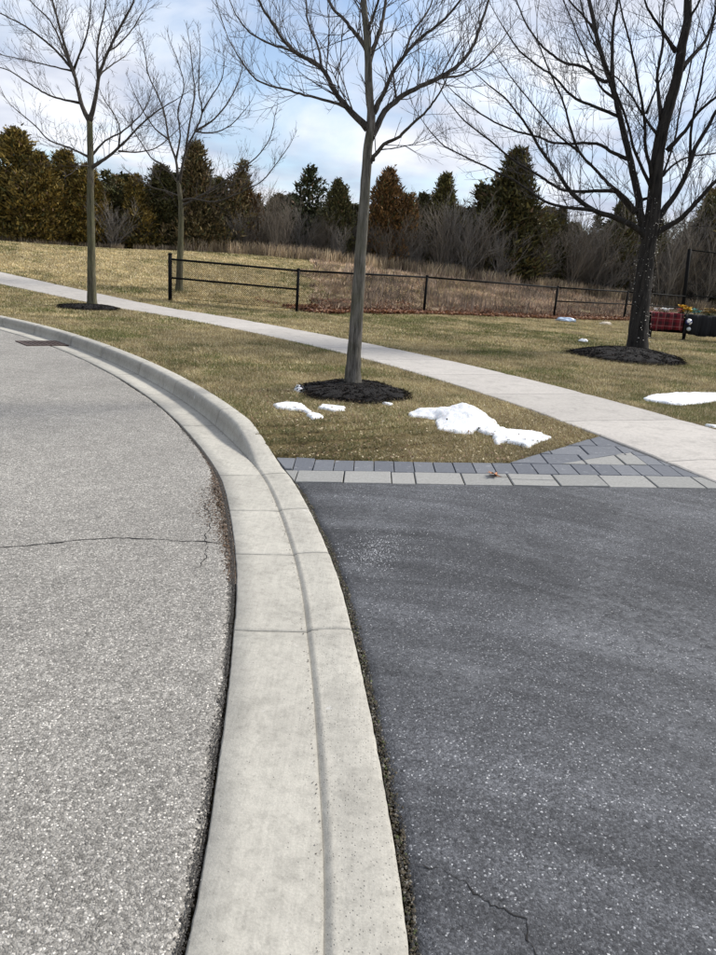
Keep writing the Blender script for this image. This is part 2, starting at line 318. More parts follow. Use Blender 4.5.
c=g.mix(g.ramp(g.noise(26,5,.7),[(.35,0.),(.7,.75)]),c,(.30,.235,.125)); c=g.mix(g.ramp(g.noise(90,3,.7),[(.4,0.),(.7,.6)]),c,(.07,.055,.028))
xs=g.new('ShaderNodeSeparateXYZ'); g.put(xs,0,g.co())
far=g.math('MULTIPLY',g.ramp(g.math('MULTIPLY',xs.outputs[1],.02),[(.36,0.),(.50,.7)]),1.)
c=g.mix(far,c,g.mix(g.noise(.8,7,.7),(.34,.275,.155),(.43,.355,.21)))
g.put(b,'Base Color',c); b.inputs['Roughness'].default_value=.95; b.inputs['Specular IOR Level'].default_value=.1; g.put(b,'Normal',g.bump(g.noise(45,6,.75),1.,.03)); M_SOIL=m
tag(link('ground',make_mesh('ground',np.stack([X.ravel(),Y.ravel(),Z.ravel()],1),np.stack([i,i+1,i+nx+1,i+nx],1),M_SOIL,None,True)),kind='structure')
def gz(x,y): return ground(np.atleast_1d(np.asarray(x,float)),np.atleast_1d(np.asarray(y,float)))
def g1(x,y): return float(gz(x,y)[0])

# road: asphalt up to a ragged edge beside the gutter
ys=axis([(-6,22.3,.02)]); gap=.006+.030*np.clip(vnoise(ys,ys*0,3,3)-.35,0,1)+.010*vnoise(ys,ys*0,13,5)+.008*vnoise(ys,ys*0,40,4)+.05*np.exp(-((ys-4.45)/.75)**2)*(.5+vnoise(ys,ys*0,9,8))
offs=np.array([0,.012,.03,.08,.2,.5,1.2,3,7,16,40]); xe=x_edge(ys)-gap
sl_=np.gradient(x_edge(ys),ys); gapx=np.sqrt(1+sl_**2); xe=x_edge(ys)-gap*gapx
XX=xe[:,None]-offs[None,:]*1.0; ZZ=np.where(offs[None,:]<.005,-.016,np.where(offs[None,:]<.02,-.004,0))+np.zeros_like(XX)
V=np.stack([XX,np.repeat(ys[:,None],len(offs),1),ZZ],-1).reshape(-1,3); k=len(offs); i=(np.arange(len(ys)-1)[:,None]*k+np.arange(k-1)[None,:]).ravel()
tag(link('road',make_mesh('road',V,np.stack([i,i+k,i+k+1,i+1],1),M_ROAD)),kind='structure')
# driveway
ys=axis([(-5,DRV-.012,.025)]); gap=.012+.010*vnoise(ys,ys*0,7,13)+.01*vnoise(ys,ys*0,33,14)
xb=x_edge(ys,BACK)+gap; offs=np.array([0,.015,.05,.2,.5,1,1.6,2.4,3.3,5,8,13])
XX=xb[:,None]+offs[None,:]; YY=np.repeat(ys[:,None],len(offs),1); ZZ=gz(XX,YY).reshape(XX.shape)+.002+np.where(offs[None,:]<.005,-.018,np.where(offs[None,:]<.02,-.005,0))
V=np.stack([XX,YY,ZZ],-1).reshape(-1,3); k=len(offs); i=(np.arange(len(ys)-1)[:,None]*k+np.arange(k-1)[None,:]).ravel()
tag(link('driveway',make_mesh('driveway',V,np.stack([i,i+1,i+k+1,i+k],1),M_DRIVE,None,True)),kind='structure')

# kerb and gutter, poured in lengths with open joints
curb=tag(empty('kerb'),kind='structure')
arc=np.r_[0,np.cumsum(np.hypot(*np.diff(EDGE,axis=0).T))]
def arc_at(y): return float(np.interp(y,EDGE[:,1],arc))
cuts=[arc_at(-1.2),arc_at(.7),arc_at(2.74),arc_at(3.57),arc_at(4.27),arc_at(5.02),arc_at(6.55)]
while cuts[-1]+1.55<arc[-1]-1: cuts.append(cuts[-1]+1.55+.12*math.sin(len(cuts)*3.))
cuts=[.0]+cuts
def profile(h):                     # (distance from the asphalt, height, age value, dirt with painted shade for face and groove)
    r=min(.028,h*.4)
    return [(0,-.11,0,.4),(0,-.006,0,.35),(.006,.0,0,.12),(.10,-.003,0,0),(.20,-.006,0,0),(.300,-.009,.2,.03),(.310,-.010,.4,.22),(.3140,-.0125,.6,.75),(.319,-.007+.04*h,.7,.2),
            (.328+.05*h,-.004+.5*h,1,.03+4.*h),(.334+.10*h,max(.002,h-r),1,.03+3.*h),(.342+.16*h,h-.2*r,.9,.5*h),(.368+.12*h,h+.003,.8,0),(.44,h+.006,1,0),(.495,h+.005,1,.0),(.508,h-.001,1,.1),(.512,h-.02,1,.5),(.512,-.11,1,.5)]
for a,b_ in zip(cuts[:-1],cuts[1:]):
    near=a<arc_at(9); st=.03 if near else .12
    t=np.linspace(a,b_,max(3,int((b_-a)/st))); P=np.stack([np.interp(t,arc,EDGE[:,q]) for q in(0,1)],1); Nn=np.stack([np.interp(t,arc,EN[:,q]) for q in(0,1)],1); Nn/=np.hypot(*Nn.T)[:,None]
    T=np.stack([-Nn[:,1],Nn[:,0]],1); V=[];Cc=[]; L=len(profile(.1)); M_=len(t)
    for q in range(M_):
        h=float(curb_height(P[q,1])); pr=profile(h)
        # the drop at the end of the raised kerb is a blunt curl, not a long ramp
        for w,(u,z,age,dirt) in enumerate(pr):  # dirt also carries the shade painted on kerb face and groove
            e=0
            if q==0 or q==M_-1:
                s0=(1 if q==0 else -1); e=s0*.0022+.007*(vnoise(u*14.,t[q]*3.,1.,21)-.5)+.005*(vnoise(u*50.,t[q]*3.,1.,22)-.5)
            ch=.004*(vnoise(t[q]*30,w*3.7,1,31)-.5)*(1 if w in(1,2,14,15,16) else .25) if near else 0
            if w in(1,2) and near: ch+=.010*max(0,vnoise(t[q]*12,5.,1,33)-.62)
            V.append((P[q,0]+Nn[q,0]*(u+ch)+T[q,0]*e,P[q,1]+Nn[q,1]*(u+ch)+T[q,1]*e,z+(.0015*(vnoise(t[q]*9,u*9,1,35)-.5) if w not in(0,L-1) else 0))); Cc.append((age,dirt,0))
    Fc=[[q*L+w,(q+1)*L+w,(q+1)*L+w+1,q*L+w+1] for q in range(M_-1) for w in range(L-1)]
    Fc+=[list(range(L)),[(M_-1)*L+w for w in range(L)][::-1]]
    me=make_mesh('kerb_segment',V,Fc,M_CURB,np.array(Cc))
    me.polygons.foreach_set('use_smooth',np.array([len(p.vertices)==4 for p in me.polygons])); link('kerb_segment',me,curb)

# sidewalk slabs
walk=tag(empty('sidewalk'),kind='structure'); wa=np.r_[0,np.cumsum(np.hypot(*np.diff(WALK_N,axis=0).T))]
a=.45; cl=[0.]
cuts=[0,.78]
while cuts[-1]+1.5<wa[-1]: cuts.append(cuts[-1]+1.5)
for a,b_ in zip(cuts[:-1],cuts[1:]):
    t=np.linspace(a+.005,b_-.005,9); P=np.stack([np.interp(t,wa,WALK_N[:,q]) for q in(0,1)],1); Nn=np.stack([np.interp(t,wa,WN[:,q]) for q in(0,1)],1)
    Z0=None; us=[.0,.012,.3,.75,1.2,1.488,1.5]; V=[]
    for q in range(len(t)):
        for u in us:
            x,y=P[q]+Nn[q]*u
            if a==0: y=max(y,DRV+.01)
            z=g1(x,y)+.012-(.007 if u in(0.,1.5) else 0)-(.006 if q in(0,len(t)-1) else 0); V.append((x,y,z))
    L=len(us); m_=len(t); nv=len(V); V+=[(v[0],v[1],v[2]-.1) for v in V]
    Fc=[[q*L+w,q*L+w+1,(q+1)*L+w+1,(q+1)*L+w] for q in range(m_-1) for w in range(L-1)]
    ring=[w for w in range(L)]+[q*L+L-1 for q in range(1,m_)]+[(m_-1)*L+w for w in range(L-2,-1,-1)]+[q*L for q in range(m_-2,0,-1)]
    Fc+=[[ring[q],ring[(q+1)%len(ring)],ring[(q+1)%len(ring)]+nv,ring[q]+nv][::-1] for q in range(len(ring))]
    link('sidewalk_slab',make_mesh('sidewalk_slab',V,Fc,M_WALK),walk)

# paver band between driveway and lawn
pav=tag(empty('paver_band'),kind='structure')
kr=x_edge(np.array([5.0,5.3,5.6]),BACK)
def paver(poly,m,dz=0):
    # clip against the kerb, the walk edge and the lawn edge
    poly=clip_poly(poly,(kr[2]+.012,5.6),(kr[0]+.012,5.0)); 
    if len(poly)<3: return
    poly=clip_poly(poly,(2.685,5.0),(2.605,5.27)); 
    if len(poly)<3: return
    poly=clip_poly(poly,(2.605,5.27),(2.205,6.57))
    if len(poly)<3: return
    ar=.5*abs(sum(poly[i][0]*poly[(i+1)%len(poly)][1]-poly[(i+1)%len(poly)][0]*poly[i][1] for i in range(len(poly))))
    if ar<.0015: return
    cx=sum(p[0] for p in poly)/len(poly); cy=sum(p[1] for p in poly)/len(poly); n_=len(poly)
    def shr(p,d):
        r=math.hypot(p[0]-cx,p[1]-cy)+1e-6; return (cx+(p[0]-cx)*(1-d/r),cy+(p[1]-cy)*(1-d/r))
    z0=g1(cx,cy)+.004+dz; tl=rng.normal(0,.006,2); sx=(g1(cx+.1,cy)-g1(cx-.1,cy))/.2+tl[0]; sy=(g1(cx,cy+.05)-g1(cx,cy-.05))/.1+tl[1]
    zz=lambda p:z0+(p[0]-cx)*sx+(p[1]-cy)*sy
    o=[shr(p,.004) for p in poly]; t=[shr(p,.010) for p in poly]
    V=[(p[0],p[1],zz(p)-.07) for p in o]+[(p[0],p[1],zz(p)-.005) for p in o]+[(p[0],p[1],zz(p)) for p in t]
    Fc=[list(range(2*n_,3*n_))]+[[i,(i+1)%n_,n_+(i+1)%n_,n_+i] for i in range(n_)]+[[n_+i,n_+(i+1)%n_,2*n_+(i+1)%n_,2*n_+i] for i in range(n_)]
    link('paver',make_mesh('paver',V,Fc,m),pav)
def rect(x0,x1,y0,y1): return [(x0,y0),(x1,y0),(x1,y1),(x0,y1)]
x=-.98; wid=[.155]
while x<2.8: paver(rect(x,x+.155,5.295,5.595),M_PAVD,rng.normal(0,.0015)); x+=.157
x=-.62; q=0; seq=[.16,.355,.355,.175,.355,.35,.155,.35,.35,.35,.35,.16,.35]
while x<2.8:
    w_=seq[q%len(seq)]; q+=1
    if q==7: paver(rect(x,x+.34,5.0,5.145),M_PAVL); paver(rect(x,x+.34,5.148,5.292),M_PAVL); x+=.342; continue
    paver(rect(x,x+w_-.003,5.0,5.292),M_PAVL,rng.normal(0,.0015)); x+=w_
tri0,tri1,tri2=(1.2,5.6),(1.86,6.24),(2.22,6.57)
for r_,(y0,y1,w_) in enumerate([(5.6,5.9,.31),(5.9,6.2,.31),(6.2,6.6,.33)]):
    x=.9+.1*r_
    while x<2.8:
        p=rect(x,x+w_-.003,y0,y1-.003); p=clip_poly(p,tri1,tri0)
        if len(p)>2: p=clip_poly(p,tri2,tri1)
        wa_,wb_=(1.62,5.6),(2.42,6.06)          # a pale wedge runs through the dark ones
        if len(p)>2:
            up=clip_poly(p,wa_,wb_); dn=clip_poly(p,wb_,wa_)
            if len(up)>2: paver(up,M_PAVD,rng.normal(0,.0015))
            if len(dn)>2:
                dl=clip_poly(dn,(2.31,5.0),(2.31,7.)); dr_=clip_poly(dn,(2.31,7.),(2.31,5.))
                if len(dl)>2: paver(dl,M_PAVL,rng.normal(0,.0015))
                if len(dr_)>2: paver(dr_,M_PAVD,rng.normal(0,.0015))
        x+=w_

# cracks and seams in the asphalt: flat strips painted dark as the shade inside
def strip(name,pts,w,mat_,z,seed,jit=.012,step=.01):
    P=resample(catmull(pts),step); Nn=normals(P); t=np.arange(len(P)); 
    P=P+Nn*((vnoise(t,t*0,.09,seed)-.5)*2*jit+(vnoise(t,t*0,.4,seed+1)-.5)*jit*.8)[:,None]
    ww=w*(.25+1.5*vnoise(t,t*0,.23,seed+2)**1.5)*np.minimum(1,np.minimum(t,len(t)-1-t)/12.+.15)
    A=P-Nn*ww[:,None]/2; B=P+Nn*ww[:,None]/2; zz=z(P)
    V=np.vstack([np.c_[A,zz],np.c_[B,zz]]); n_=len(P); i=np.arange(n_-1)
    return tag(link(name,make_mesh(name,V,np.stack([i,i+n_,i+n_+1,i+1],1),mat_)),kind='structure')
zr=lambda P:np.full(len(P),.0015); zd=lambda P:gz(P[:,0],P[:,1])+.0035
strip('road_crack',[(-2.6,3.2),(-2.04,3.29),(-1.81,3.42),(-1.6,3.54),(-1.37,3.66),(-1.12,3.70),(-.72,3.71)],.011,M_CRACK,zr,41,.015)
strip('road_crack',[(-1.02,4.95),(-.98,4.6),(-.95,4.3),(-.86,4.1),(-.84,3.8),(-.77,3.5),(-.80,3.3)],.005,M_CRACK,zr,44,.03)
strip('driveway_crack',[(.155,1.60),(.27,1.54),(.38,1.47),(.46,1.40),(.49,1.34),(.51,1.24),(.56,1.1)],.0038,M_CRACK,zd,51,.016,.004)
def pick(Q,n_,):
    k=rng.integers(0,len(Q)-1,n_); f=rng.random(n_)[:,None]; nn=normals(Q); return Q[k]*(1-f)+Q[k+1]*f,nn[k]*(1-f)+nn[k+1]*f
# crumbs of dirt, grit and broken asphalt
def crumbs(name,pts,sizes,cols,label,mat_=M_COL):
    n_=len(pts); base=np.array([[1,0,-.5],[-.5,.87,-.5],[-.5,-.87,-.5],[0,0,.8]]); ang=rng.random(n_)*6.28; ca,sa=np.cos(ang),np.sin(ang)
    B=np.repeat(base[None],n_,0)*(.6+.8*rng.random((n_,4,3))); x=B[:,:,0]*ca[:,None]-B[:,:,1]*sa[:,None]; y=B[:,:,0]*sa[:,None]+B[:,:,1]*ca[:,None]
    V=np.stack([x,y,B[:,:,2]*.8],-1)*sizes[:,None,None]+pts[:,None,:]; i=np.arange(n_)[:,None]*4
    Fc=np.vstack([i+np.array([[0,1,3]]),i+np.array([[1,2,3]]),i+np.array([[2,0,3]])])
    return tag(link(name,make_mesh(name,V.reshape(-1,3),Fc,mat_,np.repeat(cols,4,0))),label,kind='stuff')
def along(P,y0,y1,n_,lo,hi):
    Q=P[(P[:,1]>y0)&(P[:,1]<y1)]; k=rng.integers(0,len(Q)-1,n_); nn=normals(Q)[k]; u=lo+(hi-lo)*rng.random(n_); return Q[k]+nn*u[:,None]
Q=EDGE[(EDGE[:,1]>3.2)&(EDGE[:,1]<5.7)]; q,nn=pick(Q,6000); env=np.exp(-((q[:,1]-4.3)/.65)**2)
u=-(.004+np.abs(rng.normal(0,1,6000))*(.012+.055*env*(.2+1.3*vnoise(q[:,1]*3,q[:,1]*0,1,71)))); p=q+nn*u[:,None]
pz=np.where(-u<.03,-.008,.002); cc=np.array([(.07,.045,.03),(.12,.075,.045),(.045,.038,.033),(.2,.17,.14)])[rng.integers(0,4,6000)]*(.7+.6*rng.random((6000,1)))
crumbs('gutter_debris',np.c_[p,pz],.002+.0055*rng.random(6000)**2,cc,'brown dirt, grit and leaf crumbs gathered along the broken asphalt edge')
Q=EDGE[(EDGE[:,1]>.5)&(EDGE[:,1]<9)]; q,nn=pick(Q,4500); p=q-nn*(.002+.018*rng.random(4500))[:,None]
crumbs('joint_dirt',np.c_[p,np.full(4500,-.022)+.012*rng.random(4500)],.002+.004*rng.random(4500),np.array([(.03,.026,.022)])*(.6+.9*rng.random((4500,1))),'dark dirt filling the joint between road and gutter')
Q=EDGE[(EDGE[:,1]>.6)&(EDGE[:,1]<6.5)]; q,nn=pick(Q,9000); e_=vnoise(q[:,1],q[:,1]*0,2.2,81)*vnoise(q[:,1],q[:,1]*0,9,82); p=q-nn*(.008+(.012+.05*e_)*np.abs(rng.normal(0,.6,9000)))[:,None]
crumbs('road_edge_grit',np.c_[p,np.full(9000,.0)],.0012+.0035*rng.random(9000)**2,np.array([(.05,.047,.043)])*(.5+1.1*rng.random((9000,1))),'dark crumbs of broken asphalt along the road edge beside the gutter')
Q=BACK[(BACK[:,1]>.5)&(BACK[:,1]<5)]; q,nn=pick(Q,7000); w_=.003+.034*rng.random(7000)**1.3*(.3+1.1*vnoise(q[:,1],q[:,1]*0,2.6,77)*(.5+vnoise(q[:,1],q[:,1]*0,14,78))); p=q+nn*w_[:,None]
cc=np.array([(.05,.042,.03),(.085,.07,.045),(.03,.03,.028),(.06,.075,.025),(.17,.16,.14)])[rng.choice(5,7000,p=[.35,.22,.25,.08,.10])]*(.7+.6*rng.random((7000,1)))
crumbs('driveway_edge_debris',np.c_[p,gz(p[:,0],p[:,1])-.014+.016*rng.random(7000)],.0018+.005*rng.random(7000)**2,cc,'dirt, moss and asphalt crumbs in the seam between kerb and driveway')
# loose grit on driveway and road
n_=2600; px=rng.uniform(-.2,4,n_); py=1.1+4*rng.random(n_)**1.3; ok=px>x_edge(py,BACK)+.03; px,py=px[ok],py[ok]
crumbs('driveway_grit',np.c_[px,py,gz(px,py)+.004],.0012+.0032*rng.random(len(px))**3,np.array([(.45,.45,.44)])*(.4+.9*rng.random((len(px),1))),'pale loose grit scattered over the dark driveway')
n_=1500; py=1.1+5*rng.random(n_)**1.3; px=x_edge(py)-.03-3*rng.random(n_)
crumbs('road_grit',np.c_[px,py,np.full(n_,.002)],.0012+.003*rng.random(n_)**3,np.array([(.5,.49,.47)])*(.3+1.*rng.random((n_,1))),'pale loose grit scattered over the grey road')
# broken white salt crust on the driveway
n_=900; a=rng.normal(0,1,(n_,2)); px=.13+a[:,0]*.10+a[:,1]*.05; py=3.72+a[:,1]*.16; ok=px>x_edge(py,BACK)+.04
crumbs('salt_crust',np.c_[px,py,gz(px,py)+.0030][ok],(.001+.003*rng.random(n_)**2)[ok],np.tile((.55,.56,.58),(ok.sum(),1)),'white salt crust dried on the driveway near the kerb')

Q=EDGE[(EDGE[:,1]>1)&(EDGE[:,1]<10)]; q,nn=pick(Q,1500); u=.31-.30*rng.random(1500)**.6*(rng.random(1500)<.5)-.02*rng.random(1500); p=q+nn*np.maximum(u,.01)[:,None]
crumbs('gutter_grit',np.c_[p,np.full(1500,-.006)],.001+.003*rng.random(1500)**3,np.array([(.12,.10,.08),(.3,.28,.25),(.06,.05,.045)])[rng.integers(0,3,1500)],'fine grit and dirt lying in the concrete gutter')
# rusty drain grate in the gutter
dr=tag(empty('drain_grate',(-5.33,11.80,.0)),'rusty red slotted drain grate in the road beside the kerb','drain grate'); dr.rotation_euler[2]=math.radians(41)
b_=MB()
for s in(-1,1): b_.box((s*.30,0,-.002),(.05,.62,.03)); b_.box((0,s*.285,-.003),(.55,.05,.03))
b_.obj('frame',M_RUST,dr)
bar=None
for k in range(8):
    if bar is None: b_=MB(); b_.box((0,0,0),(.035,.52,.025)); bar=b_.obj('bar',M_RUST,dr); o=bar
    else: o=bar.copy(); COL.objects.link(o); o.parent=dr
    o.location=(-.245+k*.07,0,-.002)
b_=MB(); b_.box((0,0,-.025),(.56,.53,.01)); b_.obj('pit',M_CRACK,dr)
